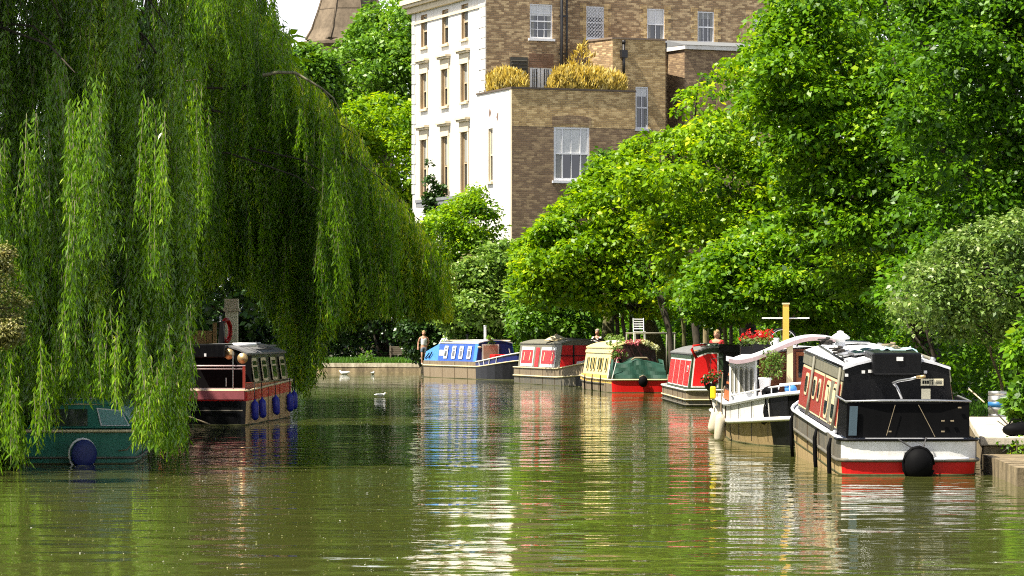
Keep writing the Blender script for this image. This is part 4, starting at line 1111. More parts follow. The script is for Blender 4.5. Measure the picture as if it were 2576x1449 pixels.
class Boat:
    def __init__(s, name, label, loc, rot, L, B, zg, sd=.5, sn=4.5, bl=2.6, bn=1.9, group='boats moored along the canal'):
        s.root = thing(name, label, 'boat', loc, rot, group)
        s.L, s.B, s.zg, s.bl = L, B, zg, bl
        s.half = half_outline(L, B, sd, sn, bl, bn)
    def loop(s, f, inset=0.0, zb=-.35, off=0.0):
        """closed loop of points at hull fraction f"""
        pts = []
        for x, y in s.half:
            zt = s.zg(y)
            k = 1-inset*(1 if y < s.L-s.bl else 1+1.2*(y-(s.L-s.bl))/s.bl)
            yy = y-(inset*2.2*(y-(s.L-s.bl))/s.bl*s.bl*.5 if y > s.L-s.bl else 0)
            if y < .5 and off: yy -= off*(1 if x < s.B*.48 else .4)
            if y > s.L-s.bl and off: yy += off*.6*(y-(s.L-s.bl))/s.bl
            pts.append((x*k+(off if x > .02 else 0), yy, (zb+(zt-zb)*f) if f is not None else 0))
        return pts
    def hull(s, levels, mats, matfn, zb=-.35, deck=0, deckdrop=.03, name='hull'):
        """levels: list of (height fraction of the gunwale measured from water, inset)"""
        rings = []
        for z, ins in levels:
            r = []
            for (x, y, _), (x0, y0) in zip(s.loop(None, ins), s.half):
                r.append((x, y, z if z <= 0 else s.zg(y0)*z))
            rings.append(r)
        mb = MB(); n = len(s.half)
        for k in range(len(rings)-1):
            for i in range(n-1):
                for sx in (1, -1):
                    q = [rings[k][i], rings[k][i+1], rings[k+1][i+1], rings[k+1][i]]
                    q = [(p[0]*sx, p[1], p[2]) for p in q]
                    nx, ny = (q[1][1]-q[0][1]), -(q[1][0]-q[0][0])*sx
                    if sx < 0: q.reverse()
                    l = math.hypot(nx, ny)+1e-9
                    mb.quad(*q, mat=matfn(k, q, ny/l))
        top = rings[-1]
        for i in range(n-1):
            a, b = top[i], top[i+1]
            mb.quad((-a[0], a[1], a[2]-deckdrop), (a[0], a[1], a[2]-deckdrop), (b[0], b[1], b[2]-deckdrop), (-b[0], b[1], b[2]-deckdrop), deck)
        h = mb.build(name, mats, s.root)
        # slimy weed line at the water and welded plate seams
        m2 = MB(); p = [(x, y, .012+.010*math.sin(y*3)) for x, y, _ in s.loop(None, levels[1][1], off=.0)]
        path = [(-x*.998, y, z) for x, y, z in reversed(p)]+p; cl = [path[0]]
        for q in path[1:]:
            if (Vector(q)-Vector(cl[-1])).length > .02: cl.append(q)
        m2.tube(cl, .016, 5, closed=True); m2.build('waterline_weed', WEED, s.root)
        for yy in np.arange(1.3, s.L-s.bl, 1.9):
            for sx in (-1, 1):
                m2 = MB(); x = float(np.interp(yy, [q[1] for q in s.half], [q[0] for q in s.half]))
                m2.tube([(sx*(x+.004), yy, .03), (sx*(x+.004), yy, s.zg(yy)*.97)], .010, 4); m2.build('plate_seam', RUSTS, s.root)
        return h
    def strake(s, name, z, r, mat, inset=0.0, y0=-1, y1=99, flat=None, off=.02):
        p = [(x, y, (s.zg(y0_)*z if z > 0 else z)) for (x, y, _), (x0, y0_) in zip(s.loop(None, inset, off=off), s.half) if y0 <= y0_ <= y1]
        path = [(-x, y, q) for x, y, q in reversed(p)]+p
        # drop doubled points on the centre line
        cl = [path[0]]
        for q in path[1:]:
            if (Vector(q)-Vector(cl[-1])).length > .01: cl.append(q)
        m = MB()
        if flat:
            for a, b in zip(cl, cl[1:]):
                pass
        m.tube(cl, r, 6, closed=(y0 < 0 and y1 > 90))
        return m.build(name, mat, s.root)
    # ---- cabin
    def cabin(s, y0, y1, wb, wt, zb, zt, camber, mat, roofmat, over=.03, th=.045, name='cabin'):
        s.c = (y0, y1, wb, wt, zb, zt, camber)
        m = MB(); n = 8
        arc = lambda w, zz, cm: [(w*(-1+2*i/n), zz+cm*(1-(-1+2*i/n)**2)) for i in range(n+1)]
        sec = [(-wb, zb)]+arc(wt, zt, camber)+[(wb, zb)]
        A = [(x, y0, z) for x, z in sec]; Bq = [(x, y1, z) for x, z in sec]; k = len(sec)
        m.add(A+Bq, [tuple(range(k)), tuple(range(2*k-1, k-1, -1))]+[(i, k+i, k+i+1, i+1) for i in range(k-1)], 0)
        c = m.build(name, mat, s.root)
        r = MB(); lo = arc(wt+over, zt+.004, camber); hi = arc(wt+over, zt+th, camber)
        q = lo+hi[::-1]; k = len(q)
        r.add([(x, y0-over, z) for x, z in q]+[(x, y1+over, z) for x, z in q], [tuple(range(k)), tuple(range(2*k-1, k-1, -1))]+[(i, k+i, k+(i+1) % k, (i+1) % k) for i in range(k)])
        r.build('roof', roofmat, s.root)
        return c
    def sp(s, side, y, h, out=0.0):
        y0, y1, wb, wt, zb, zt, cm = s.c
        return Vector((side*(wb+(wt-wb)*h+out), y, zb+(zt-zb)*h))
    def side_plate(s, m, side, pts, out=.004, t=.012, mat=0):
        y0, y1, wb, wt, zb, zt, cm = s.c
        n = Vector((side*(zt-zb), 0, (wb-wt))).normalized()
        P = [s.sp(side, y, h, out) for y, h in pts]
        m.plate(P, n, t, mat)
    def rect(s, y0, y1, h0, h1, r=0.0):
        if not r: return [(y0, h0), (y1, h0), (y1, h1), (y0, h1)]
        hh = s.c[5]-s.c[4]; out = []
        for cx, cyy, a0 in ((y1-r, h0+r/hh, -90), (y1-r, h1-r/hh, 0), (y0+r, h1-r/hh, 90), (y0+r, h0+r/hh, 180)):
            for k in range(4):
                a = R(a0+30*k); out.append((cx+r*math.cos(a), cyy+r*math.sin(a)/hh))
        return out
    def panel(s, side, y0, y1, h0, h1, bmat, fmat, b=.05, name='side_panel', out=.004):
        hh = s.c[5]-s.c[4]
        m = MB(); s.side_plate(m, side, s.rect(y0, y1, h0, h1), out, .010); p = m.build(name, bmat, s.root)
        m = MB(); s.side_plate(m, side, s.rect(y0+b, y1-b, h0+b/hh, h1-b/hh), out+.011, .008); m.build('panel_field', fmat, p)
        return p
    def window(s, side, y0, y1, h0, h1, fmat, r=.12, b=.045, out=.026, pane=None, bar=False):
        hh = s.c[5]-s.c[4]
        m = MB(); s.side_plate(m, side, s.rect(y0, y1, h0, h1, r), out, .014)
        w = m.build('window', fmat, s.root)
        m = MB(); s.side_plate(m, side, s.rect(y0+b, y1-b, h0+b/hh, h1-b/hh, max(.02, r-b*.6)), out+.015, .004)
        m.build('pane', pane or GLASS, w)
        if bar:
            m = MB(); hm = h0+(h1-h0)*.66; s.side_plate(m, side, s.rect(y0+b, y1-b, hm-.02/hh, hm+.02/hh), out+.02, .006); m.build('glazing_bar', fmat, w)
        return w
    def rail(s, side, y0, y1, h=.97, out=.05, r=.018, mat=None):
        m = MB(); m.tube([s.sp(side, y0, h, out), s.sp(side, y1, h, out)], r, 6); return m.build('hand_rail', mat or STEEL, s.root)
    def end_plate(s, m, pts, y, t=.012, mat=0):
        m.plate([(x, y, z) for x, z in pts], (0, -1, 0), t, mat)
    def pt(s, v): return s.root.matrix_world @ Vector(v)

def world_of(root, v):
    M = Matrix.Translation(root.location) @ root.rotation_euler.to_matrix().to_4x4()
    return M @ Vector(v)
def placed(name, label, cat, root, v, group=None, rot=None):
    """a separate thing that rests on a boat: stands at the boat's local point v, turned with the boat"""
    e = root.rotation_euler
    return thing(name, label, cat, world_of(root, v), rot if rot is not None else (e.x, e.y, e.z), group)
def rope(name, label, pts, r, mat, sag=0.0):
    pts = [Vector(p) for p in pts]
    if sag:
        a, b = pts[0], pts[-1]; pts = [a.lerp(b, i/10)-Vector((0, 0, sag*4*(i/10)*(1-i/10))) for i in range(11)]
    o = pts[0].copy(); m = MB(); m.tube([p-o for p in pts], r, 6)
    ob = m.build(name, mat); ob.location = o
    return tag(ob, label, 'rope')
def fender(name, label, loc, r, h, mat, group, tilt=(0, 0, 0), ropeh=.3, ropem=None):
    root = thing(name, label, 'fender', loc, tilt, group)
    m = MB(); m.lathe([(r*.25, 0), (r*.75, r*.35), (r, r*.9), (r, h-r*.9), (r*.75, h-r*.35), (r*.3, h), (r*.3, h+r*.35)], n=12); m.build('body', mat, root)
    m = MB(); m.tube([(0, 0, h+r*.2), (0, .02, h+ropeh)], .012, 5); m.build('rope', ropem or ROPE, root)
    return root
def flowers(name, label, cat, root_loc, spec, rot=0.0, group=None):
    """spec: list of (points array, size, mat, clump radius, per clump)"""
    r = thing(name, label, cat, root_loc, rot, group)
    for nm, C, sz, mt, rad, k in spec:
        leaf_mesh(nm, [clump_leaves(np.array(C, float), rad, k, sz, .9, aspect=.8)], mt, r)
    return r
F_RED = leafmat('red_petal', (.35, .004, .006), (.75, .015, .012), (1.1, .8, .8), .25, pale=(.85, .05, .05))
F_PINK = leafmat('pink_petal', (.45, .05, .08), (.72, .22, .26), (1.1, .9, .9), .25, pale=(.8, .45, .45))
F_PALE = leafmat('pale_flower', (.40, .42, .22), (.70, .72, .42), tw=.25, pale=(.85, .85, .7))

# ------------------------------------------------------------------ A: black narrowboat
b = Boat('narrowboat', 'black narrowboat with maroon side panels and a white and red stern', (5.96, 47.75, 0), (R(1.9), 0, 0), 10.5, 2.1, lambda y: .54+.16*max(0, (y-7.5)/3)**2, sd=.42, sn=5.5, bl=2.9, bn=1.8)
A = b
def mf(k, q, ny):
    st = ny < -.6
    if k <= 1: return 1 if st else 3
    return 0 if st else 2
b.hull([(-.45, .05), (0, .02), (.43, .0), (1.0, .0)], [WHITEB, REDP, GREYH, TANH, DECKW], mf, deck=4)
b.strake('rubbing_strake', .43, .028, GREYH)
b.strake('gunwale', 1.0, .024, BLACKP, y0=-1, y1=.5)
b.strake('gunwale_trim', 1.005, .026, DECKW, y0=.42, y1=99)
m = MB(); m.tube([(-.9, .02, .25), (-.5, -.025, .25), (.5, -.025, .25), (.9, .02, .25)], .026, 6); m.build('stern_band', DECKW, b.root)
b.cabin(1.55, 8.2, .93, .80, .54, 1.52, .16, BLACKP, ROOFW)
for i, (y0, y1) in enumerate(((1.62, 4.15), (4.3, 6.1), (6.25, 8.1))):
    p = b.panel(-1, y0, y1, .07, .80, CREAMP, MAROON, .035)
    b.panel(1, y0, y1, .07, .80, CREAMP, MAROON, .035)
for sx in (-1, 1):
    m = MB(); b.side_plate(m, sx, b.rect(1.55, 8.2, .83, 1.0), .004, .02); m.build('roof_edge_band', ROOFG, b.root)
    m = MB(); b.side_plate(m, sx, b.rect(2.55, 3.05, .10, .77), .024, .006); m.build('wood_infill', ROOFG, b.root)
    for (y0, y1) in ((1.98, 2.55), (3.05, 3.62)):
        w = b.window(sx, y0, y1, .13, .74, CREAMP, .16, .06, pane=GLASS)
        m = MB(); b.side_plate(m, sx, b.rect(y0+.1, y1-.08, .42, .64), .046, .004); m.build('blind', CREAMP, w)
    for (y0, y1) in ((4.6, 4.95), (5.3, 5.8), (6.7, 7.2)):
        b.window(sx, y0, y1, .32, .70, CREAMP, .12, .05)
m = MB(); m.tube([b.sp(-1, 1.6, 1.04, .03), b.sp(-1, 8.1, 1.04, .03)], .022, 6); m.tube([b.sp(1, 1.6, 1.04, .03), b.sp(1, 8.1, 1.04, .03)], .022, 6); m.build('hand_rail', BLACKP, b.root)
for y in (1.75, 6.0): m = MB(); m.tube([b.sp(-1, y, 1.03, .05), b.sp(-1, y, .3, .05), b.sp(-1, y, .02, .06)], .03, 6); m.build('strap', ROOFG, b.root)
# hatch and stern furniture
m = MB(); m.b2((-.40, 1.35, 1.45), (.36, 2.5, 1.79)); m.build('hatch', BLACKP, b.root, bevel=.03)
m = MB()
for sx in (-1, 1): m.plate([(sx*.93, .14, .56), (sx*.93, 1.5, .56), (sx*.90, 1.5, 1.12), (sx*.92, .14, 1.10)], (-sx, 0, 0), .02)
m.plate([(-.93, .13, .56), (.93, .13, .56), (.91, .13, 1.10), (-.91, .13, 1.10)], (0, 1, 0), .02)
dg = m.build('stern_dodger', BLACKC, b.root)
m = MB(); m.tube([(-.94, 1.5, 1.12), (-.94, .13, 1.11), (-.4, .10, 1.125), (.4, .10, 1.125), (.94, .13, 1.11), (.94, 1.5, 1.12)], .017, 6); m.build('dodger_rail', STEEL, dg)
m = MB(); m.plate([(-.90, .10, .60), (-.78, .10, .60), (-.76, .10, 1.04), (-.88, .10, 1.04)], (0, -1, 0), .012); m.build('side_flap', SLATE, dg)
m = MB(); m.tube([(.15, .085, 1.06), (.33, .085, .72), (.4, .085, .58)], .006, 4); m.tube([(-.2, .085, 1.06), (-.33, .085, .6)], .005, 4)
for x, z in ((.52, .82), (.66, .82), (.52, .66), (-.28, .66), (.77, 1.02)): m.box((x, .095, z), (.05, .016, .02))
m.build('lacing', ROPE, dg)
m = MB(); m.tube([(-.02, .75, 1.12), (-.10, .72, 1.30), (-.16, .7, 1.36), (-.1, .5, 1.40), (.06, .3, 1.44), (.14, .2, 1.47)], .020, 8); tl = m.build('tiller', STEEL, b.root)
m = MB(); m.tube([(.14, .2, 1.47), (.24, .08, 1.49)], .026, 8); m.build('grip', BRASS, tl)
m = MB()
for x, z in ((-.52, 1.49), (-.42, 1.50), (.30, 1.50), (.44, 1.49), (-.78, 1.44)): m.box((x, 1.535, z), (.05, .02, .045))
m.box((.02, 1.335, 1.70), (.10, .02, .06)); m.build('fittings', WHITEB, b.root)
m = MB(); b.end_plate(m, [(.37, 1.28), (.72, 1.28), (.72, 1.385), (.37, 1.385)], 1.548, .012); sg = m.build('licence_plate', SIGN, b.root)
m = MB()
for x, w_, h_ in ((.395, .028, .05), (.43, .03, .05), (.468, .028, .05), (.505, .016, .075), (.535, .016, .075), (.555, .008, .09)):
    m.plate([(x, 1.535, 1.33-h_/2), (x+w_, 1.535, 1.33-h_/2), (x+w_, 1.535, 1.33+h_/2), (x, 1.535, 1.33+h_/2)], (0, -1, 0), .003)
for k in range(3): m.plate([(.60, 1.535, 1.305+.022*k), (.70, 1.535, 1.305+.022*k), (.70, 1.535, 1.312+.022*k), (.60, 1.535, 1.312+.022*k)], (0, -1, 0), .003)
m.build('printed_mark', BLACKP, sg)
m = MB(); b.end_plate(m, [(.38, 1.07), (.52, 1.07), (.52, 1.23), (.38, 1.23)], 1.548, .012); m.build('notice', SIGN, b.root)
# mushroom vent
m = MB(); m.lathe([(.17, 0), (.15, .05), (.085, .09), (.085, .2), (.075, .21), (.085, .26), (.15, .27), (.165, .30), (.10, .35), (.06, .37), (.05, .40), (.01, .41)], (-.5, 5.2, 1.60), 16); m.build('mushroom_vent', WHITEP, b.root)
# things lying on the roof
def roofz(x): return 1.52+.16*(1-(x/.8)**2)+.05
for lab, x0, y0, x1, y1, r, mt in (('long dark boat pole lying along the roof edge of the black boat', -.72, 2.2, -.60, 7.8, .022, BLACKP), ('pale plank pole in the middle of the black boat roof', -.35, 2.7, -.48, 6.2, .03, ROOFW), ('grey pole along the bank side of the black boat roof', .62, 2.0, .66, 8.0, .028, ROOFG), ('thin steel pole beside the bank side of the black boat roof', .5, 2.4, .4, 7.5, .02, STEEL)):
    r_ = placed('boat_pole', lab, 'pole', b.root, (x0, y0, roofz(x0)+r))
    m = MB(); m.tube([(0, 0, 0), ((x1-x0)/2, (y1-y0)/2, .01), (x1-x0, y1-y0, roofz(x1)-roofz(x0))], r, 7); m.build('shaft', mt, r_)
    m = MB(); m.lathe([(r*1.5, 0), (r*1.5, .12)], (0, -.02, 0), 7, axis='y'); m.build('ferrule', STEEL, r_)
for lab, x, y, tl_ in (('dark blue solar panel tilted near the mushroom vent', -.42, 3.2, -6), ('dark blue solar panel lying beside the black hatch', -.30, 2.55+.1, 0), ('dark blue solar panel far along the black boat roof', -.1, 6.6, 8)):
    r_ = placed('solar_panel', lab, 'solar panel', b.root, (x, y, roofz(x)+.035), rot=(R(1.9), R(tl_-6), R(4)))
    m = MB(); m.box((0, .25, 0), (.5, .55, .03)); m.build('frame', STEEL, r_)
    m = MB(); m.box((0, .25, .018), (.45, .50, .006)); m.build('cell_sheet', SOLAR, r_)
for lab, x, y, mt in (('coil of dark rope on the black boat roof near the vent', -.62, 4.4, ROPED), ('coil of pale rope on the black boat roof', .15, 3.6, ROPE), ('heap of dark rope at the far end of the black boat roof', -.5, 7.6, ROPED)):
    r_ = placed('rope_coil', lab, 'rope', b.root, (x, y, roofz(x)))
    m = MB(); m.tube([((.10+.05*math.sin(i*.9))*math.cos(i*.7), (.12+.05*math.cos(i*1.1))*math.sin(i*.7), .02+.004*i) for i in range(30)], .016, 5); m.build('coil', mt, r_)
r_ = placed('tarpaulin', 'pale turquoise sheet folded on the black boat roof', 'sheet', b.root, (.15, 2.9, roofz(.15)))
m = MB()
for i in range(6):
    for j in range(8):
        h = lambda u, v_: .05+.05*math.sin(u*1.7+v_)*math.cos(v_*1.3)
        m.quad((-.3+.1*i, -.5+.15*j, h(i, j)), (-.2+.1*i, -.5+.15*j, h(i+1, j)), (-.2+.1*i, -.35+.15*j, h(i+1, j+1)), (-.3+.1*i, -.35+.15*j, h(i, j+1)))
m.box((0, .1, .005), (.6, 1.2, .02)); m.build('sheet', paint('turquoise_sheet', (.35, .55, .55), .5, .2), r_)
# fenders of the black boat
r_ = placed('rope_fender', 'big black round rope fender hung on the red and white stern', 'fender', b.root, (.12, -.17, .18))
m = MB(); m.ell((0, 0, 0), (.22, .17, .25), 14, 10); m.tube([(.225*math.cos(a*.5), -.0, .26*math.sin(a*.5)) for a in range(13)], .03, 6); m.build('body', BLACKC, r_)
m = MB(); m.tube([(-.05, .0, .22), (-.30, .11, .38)], .012, 5); m.tube([(.06, 0, .22), (.13, .11, .40)], .012, 5); m.build('chain', BLACKI, r_)
for lab, y in (('slim black rubber fender at the stern quarter of the black boat', .75), ('slim black rubber fender further along the black boat hull', 3.0), ('slim black rubber fender beside the white boat bow', 7.3)):
    r_ = placed('tube_fender', lab, 'fender', b.root, (-1.10, y, .52), 'slim fenders on the black boat')
    m = MB(); m.tube([(0, 0, 0), (-.03, 0, -.15), (-.02, 0, -.5), (.0, 0, -.78)], [.02, .035, .035, .03], 7); m.build('body', BLACKC, r_)

# ------------------------------------------------------------------ B: white cruiser with arched cabin
b = Boat('dutch_barge', 'white barge with an arched lilac roof, timber cabin and grubby white bow', (6.27, 72.8, 0), (0, 0, R(180-1.6)), 14.0, 3.46, lambda y: .72+.34*max(0, (y-9.4)/4.6)**1.6, sd=.9, sn=3.2, bl=4.6, bn=2.0)
Bb = b
b.hull([(-.45, .10), (0, .05), (.52, .012), (1.0, 0)], [WHITEB, TANH, BLACKP, DECKW], lambda k, q, ny: 1 if k < 2 and ny < .45 else (2 if k < 2 else (0 if ny < .4 else 2)), deck=3)
for sx in (-1, 1): pass
b.strake('rubbing_strake', .54, .045, WHITEB); b.strake('gunwale', 1.0, .04, DECKW)
m = MB()
for i, (x, y) in enumerate(b.half):      # thin upright planks' seams on the hull
    if y > 6: m.tube([(x+.012, y, .08), (x+.012, y, b.zg(y)*.95)], .008, 4)
m.build('plank_seam', BLACKP, b.root)
# local +y points to the viewer; picture's own side is local +x
SX = 1
b.cabin(3.2, 9.0, 1.56, 1.38, .72, 1.52, .30, WOODO, LAV, over=.05)
m = MB()
for y in np.arange(3.5, 8.9, .32):
    for h in (.30, .52, .74):
        b.side_plate(m, 1, [(y, h-.06), (y+.17, h-.01), (y+.17, h+.10), (y, h+.05)], .004, .012)
m.build('lattice', BLACKP, b.root)
m = MB(); b.side_plate(m, 1, b.rect(3.2, 9.0, .88, .97), .004, .03); b.side_plate(m, -1, b.rect(3.2, 9.0, .88, .97), .004, .03); m.build('cabin_moulding', CREAMP, b.root)
# forward wheelhouse: white corner with slit windows, open timber porch, arched roof with flared eaves
zf, hw, pk = .74, 1.62, 2.06
prof = []
for i in range(25):
    u = -1+2*i/24; a = abs(u)
    z = pk-.05-(pk-1.60)*(1-math.cos(math.pi*min(1, a*1.08)))/2
    if a > .92: z += .03*((a-.92)/.08)
    prof.append((u*(hw+.10), z))
m = MB(); lo = [(x, z) for x, z in prof]; hi = [(x, z+.10) for x, z in reversed(prof)]; q = lo+hi; k = len(q)
m.add([(x, 8.95, z) for x, z in q]+[(x, 10.35, z) for x, z in q], [(i, k+i, k+(i+1) % k, (i+1) % k) for i in range(k)]+[(i, i+1, k-2-i, k-1-i) for i in range(len(lo)-1)]+[(k+i, k+k-1-i, k+k-2-i, k+i+1) for i in range(len(lo)-1)])
ar = m.build('arched_roof', LAV, b.root)
m = MB()
for i in range(24):
    (x0, z0), (x1, z1) = prof[i], prof[i+1]
    m.quad((x0, 10.356, z0-.02), (x0, 10.356, z0+.055), (x1, 10.356, z1+.055), (x1, 10.356, z1-.02))
m.build('fascia', LILAC, ar)
def zprof(x):
    return float(np.interp(x, [p[0] for p in prof], [p[1] for p in prof]))
cp = lambda t, z, o=0.0: Vector((1.66-.46*t+.70*o/.8377, 9.55+.70*t+.46*o/.8377, z))
nrm = Vector((.70, .46, 0)).normalized()
m = MB(); q = [(0, zf), (1, zf)]+[(1-k/6, zprof(1.66-.46*(1-k/6))+.0) for k in range(7)]
m.plate([cp(t, z, -.05) for t, z in q], nrm, .05); m.b2((1.60, 9.0, zf), (1.66, 9.545, 1.62))
wp = m.build('wheelhouse_panel', WHITEP, b.root)
SLIT = paint('slit_frame', (.50, .47, .38), .5, .2); OLIVE = paint('olive_dark_pane', (.07, .07, .05), .3, .5, (.16, .15, .11))
for t0, t1 in ((.05, .14), (.20, .30), (.40, .55), (.60, .75), (.80, .95)):
    m = MB(); tm = (t0+t1)/2
    m.plate([cp(t0, .96, .004), cp(t1, .96, .004), cp(t1, 1.40, .004), cp(tm+.04, 1.45, .004), cp(tm-.04, 1.45, .004), cp(t0, 1.40, .004)], nrm, .012); w = m.build('window', SLIT, b.root)
    t0 += .022; t1 -= .022; m = MB(); m.plate([cp(t0, .98, .017), cp(t1, .98, .017), cp(t1, 1.39, .017), cp(tm, 1.43, .017), cp(t0, 1.39, .017)], nrm, .004); m.build('pane', OLIVE, w)
for x in (.52, -.58): m = MB(); m.b2((x-.06, 10.2, zf), (x+.06, 10.32, zprof(x))); m.build('porch_post', CREAMP, b.root)
m = MB(); m.b2((-1.40, 9.35, zf), (.44, 9.42, 1.82)); bk = m.build('timber_bulkhead', WOODR, b.root)
m = MB()
for x in (-.35, -.1, .14): m.b2((x, 9.43, .86), (x+.20, 9.46, 1.76))
m.build('door_leaf', WOODO, bk)
m = MB()
for x in (-.31, -.06, .18): m.b2((x, 9.462, 1.25), (x+.12, 9.468, 1.68))
m.build('door_pane', GLASS, bk)
m = MB(); m.b2((-1.42, 9.43, zf), (-.66, 10.25, .92)); m.b2((-1.42, 9.45, .92), (-.66, 9.5, 1.7)); m.build('bench_locker', WOODR, b.root)
m = MB(); m.b2((1.12, 9.45, zf), (1.16, 10.2, 1.72)); m.build('side_board', BLACKP, b.root)
m = MB(); m.b2((.62, 10.34, zf), (1.14, 10.85, .98)); m.build('deck_box', paint('pale_deck_box', (.62, .56, .56), .6, .3), b.root, bevel=.02)
r_ = placed('flower_pot', 'white pot with a bushy pale flowering plant in the barge porch', 'plant pot', b.root, (1.02, 10.55, .985))
m = MB(); m.lathe([(.09, 0), (.12, .24), (.135, .245), (.135, .28), (.11, .28), (.10, .22)], n=16); m.build('pot', WHITEP, r_)
C = np.array([(random.uniform(-.34, .10), random.uniform(-.14, .14), .36+random.uniform(0, .42)) for i in range(26)]); leaf_mesh('foliage', [clump_leaves(C, .10, 26, .055, .9)], G_PALE, r_)
m = MB()
for i in range(7): m.tube([(0, 0, .3), tuple(C[i])], .008, 4)
m.build('stem', BARK_MOSS, r_)
# mast with crossbar, hoop
zr = 1.52+.3+.05
m = MB(); m.b2((.42, 8.2, 1.78), (.54, 8.32, 2.72)); ms = m.build('mast', WOODY, b.root)
m = MB(); m.box((.48, 8.26, 2.735), (.15, .15, .03)); m.build('cap', CREAMP, ms)
m = MB(); m.tube([(.80+.16, 8.18, 2.44), (.0, 8.18, 2.44)], .014, 5); m.build('crossbar', WHITEP, ms)
r_ = placed('bicycle_wheel', 'dark bicycle wheel standing on the barge roof behind the mast', 'wheel', b.root, (.50, 7.4, 1.62), rot=(R(6), 0, R(4)))
m = MB(); m.tube([(.31*math.cos(2*math.pi*i/28), 0, .31+.31*math.sin(2*math.pi*i/28)) for i in range(28)], .017, 6, closed=True); m.build('tyre', BLACKP, r_)
m = MB(); m.tube([(.285*math.cos(2*math.pi*i/28), 0, .31+.285*math.sin(2*math.pi*i/28)) for i in range(28)], .010, 5, closed=True)
for i in range(14): m.tube([(0, 0, .31), (.28*math.cos(2*math.pi*i/14), 0, .31+.28*math.sin(2*math.pi*i/14))], .003, 3)
m.build('rim', STEEL, r_)
# flower troughs on the cabin roof
def trough(label, root, v, n, wdt):
    r_ = placed('flower_trough', label, 'flower box', root, v)
    m = MB(); m.b2((-wdt/2, -.12, 0), (wdt/2, .12, .16)); m.build('box', BLACKP, r_)
    C = np.array([(random.uniform(-wdt/2, wdt/2), random.uniform(-.12, .12), .2+random.uniform(0, .16)) for i in range(n)])
    leaf_mesh('foliage', [clump_leaves(C, .09, 22, .05, .9)], G_PALE, r_)
    C2 = C[:max(3, n//2)]+np.array([0, -.0, .11]); leaf_mesh('blossom', [clump_leaves(C2, .08, 26, .05, .9, aspect=.9)], F_RED, r_)
    return r_
trough('black trough of red geraniums on the barge roof near the mast', b.root, (.92, 8.6, 1.75), 12, .5)
trough('black trough of red flowers further back on the barge roof', b.root, (1.1, 7.0, 1.70), 12, .5)
r_ = placed('watering_can', 'white enamel jug standing by the red geraniums', 'jug', b.root, (.70, 8.75, 1.80))
m = MB(); m.lathe([(.06, 0), (.07, .12), (.05, .2), (.06, .24), (.05, .24), (.04, .2)], n=12); m.build('body', WHITEP, r_); m = MB(); m.tube([(.06, 0, .18), (.12, 0, .14), (.07, 0, .05)], .012, 5); m.build('handle', WHITEP, r_)
# rails on the fore deck
for sx in (-1, 1):
    m = MB()
    P = [(sx*x*.95, y, b.zg(y)) for x, y in b.half if y > 9.0]
    for p in P[::1]: m.tube([p, (p[0], p[1], p[2]+.17)], .012, 5)
    m.tube([(p[0], p[1], p[2]+.17) for p in P], .016, 6); m.build('deck_rail', WHITEP, b.root)
m = MB(); m.tube([(.9, 12.6, .98), (.84, 12.5, 1.16), (.2, 12.9, 1.22), (-.5, 13.0, 1.24)], .02, 6); m.tube([(.1, 12.9, .95), (.1, 12.9, 1.22)], .014, 5); m.build('bow_rail', WHITEP, b.root)
r_ = placed('tarpaulin', 'black sheet slung over the gunwale of the white barge', 'sheet', b.root, (.98, 12.7, .98))
m = MB()
for i in range(5):
    for j in range(6):
        g = lambda u, v_: (.04+.012*u+.03*math.sin(u*2+v_)+.10, .25-.09*u+.0*v_, .06-.1*v_+.04*math.sin(u*1.5))
        m.quad(g(i, j), g(i+1, j), g(i+1, j+1), g(i, j+1))
m.ell((.05, .05, .06), (.16, .22, .10)); m.build('sheet', BLACKC, r_)
r_ = placed('bucket', 'bright blue cloth bundle on the fore deck of the white barge', 'bundle', b.root, (.62, 12.3, .98))
m = MB(); m.ell((0, 0, .09), (.12, .10, .09)); m.ell((.06, .02, .16), (.07, .07, .05)); m.build('bundle', BLUEC, r_); r_.name = 'cloth_bundle'
fender('barge_fender', 'fat white fender hanging tilted at the far quarter of the barge', world_of(b.root, (1.89, 6.2, .02)), .14, .62, WHITEF, 'white fenders on the barge', (0, R(14), 0), .42)
fender('barge_fender', 'slim white fender hanging at the turn of the barge bow', world_of(b.root, (1.89, 9.75, -.04)), .105, .58, WHITEF, 'white fenders on the barge', (0, R(3), 0), .8)
fender('barge_fender', 'small dark fender behind the fat white one', world_of(b.root, (1.83, 5.2, .02)), .10, .45, BLACKC, 'white fenders on the barge', (0, R(5), 0), .4)
r_ = placed('yellow_float', 'bright yellow float tied to the side of the white barge', 'float', b.root, (1.89, 6.3, .76))
m = MB(); m.box((0, 0, .13), (.12, .26, .26)); m.build('block', YELB, r_, bevel=.03); m = MB(); m.tube([(.065, .02, .3), (.068, .02, .0), (.0, .02, -.2)], .014, 5); m.build('rope', BLACKC, r_)
r_ = placed('hanging_basket', 'dark hanging basket of red flowers against the red cabin', 'flower basket', b.root, (1.82, 3.0, 1.06))
m = MB(); m.lathe([(.03, -.22), (.12, -.14), (.17, 0), (.16, .01)], n=12); m.build('bowl', BLACKP, r_)
C = np.array([(random.uniform(-.16, .16), random.uniform(-.16, .16), random.uniform(.0, .22)) for i in range(14)]); leaf_mesh('foliage', [clump_leaves(C, .1, 26, .06, .9)], G_IVY, r_)
leaf_mesh('blossom', [clump_leaves(C[:8], .12, 20, .05, .9)], F_RED, r_)
m = MB(); m.tube([(0, 0, .0), (0, 0, .5), (-.25, 0, .55)], .01, 5); m.build('bracket', BLACKI, r_)

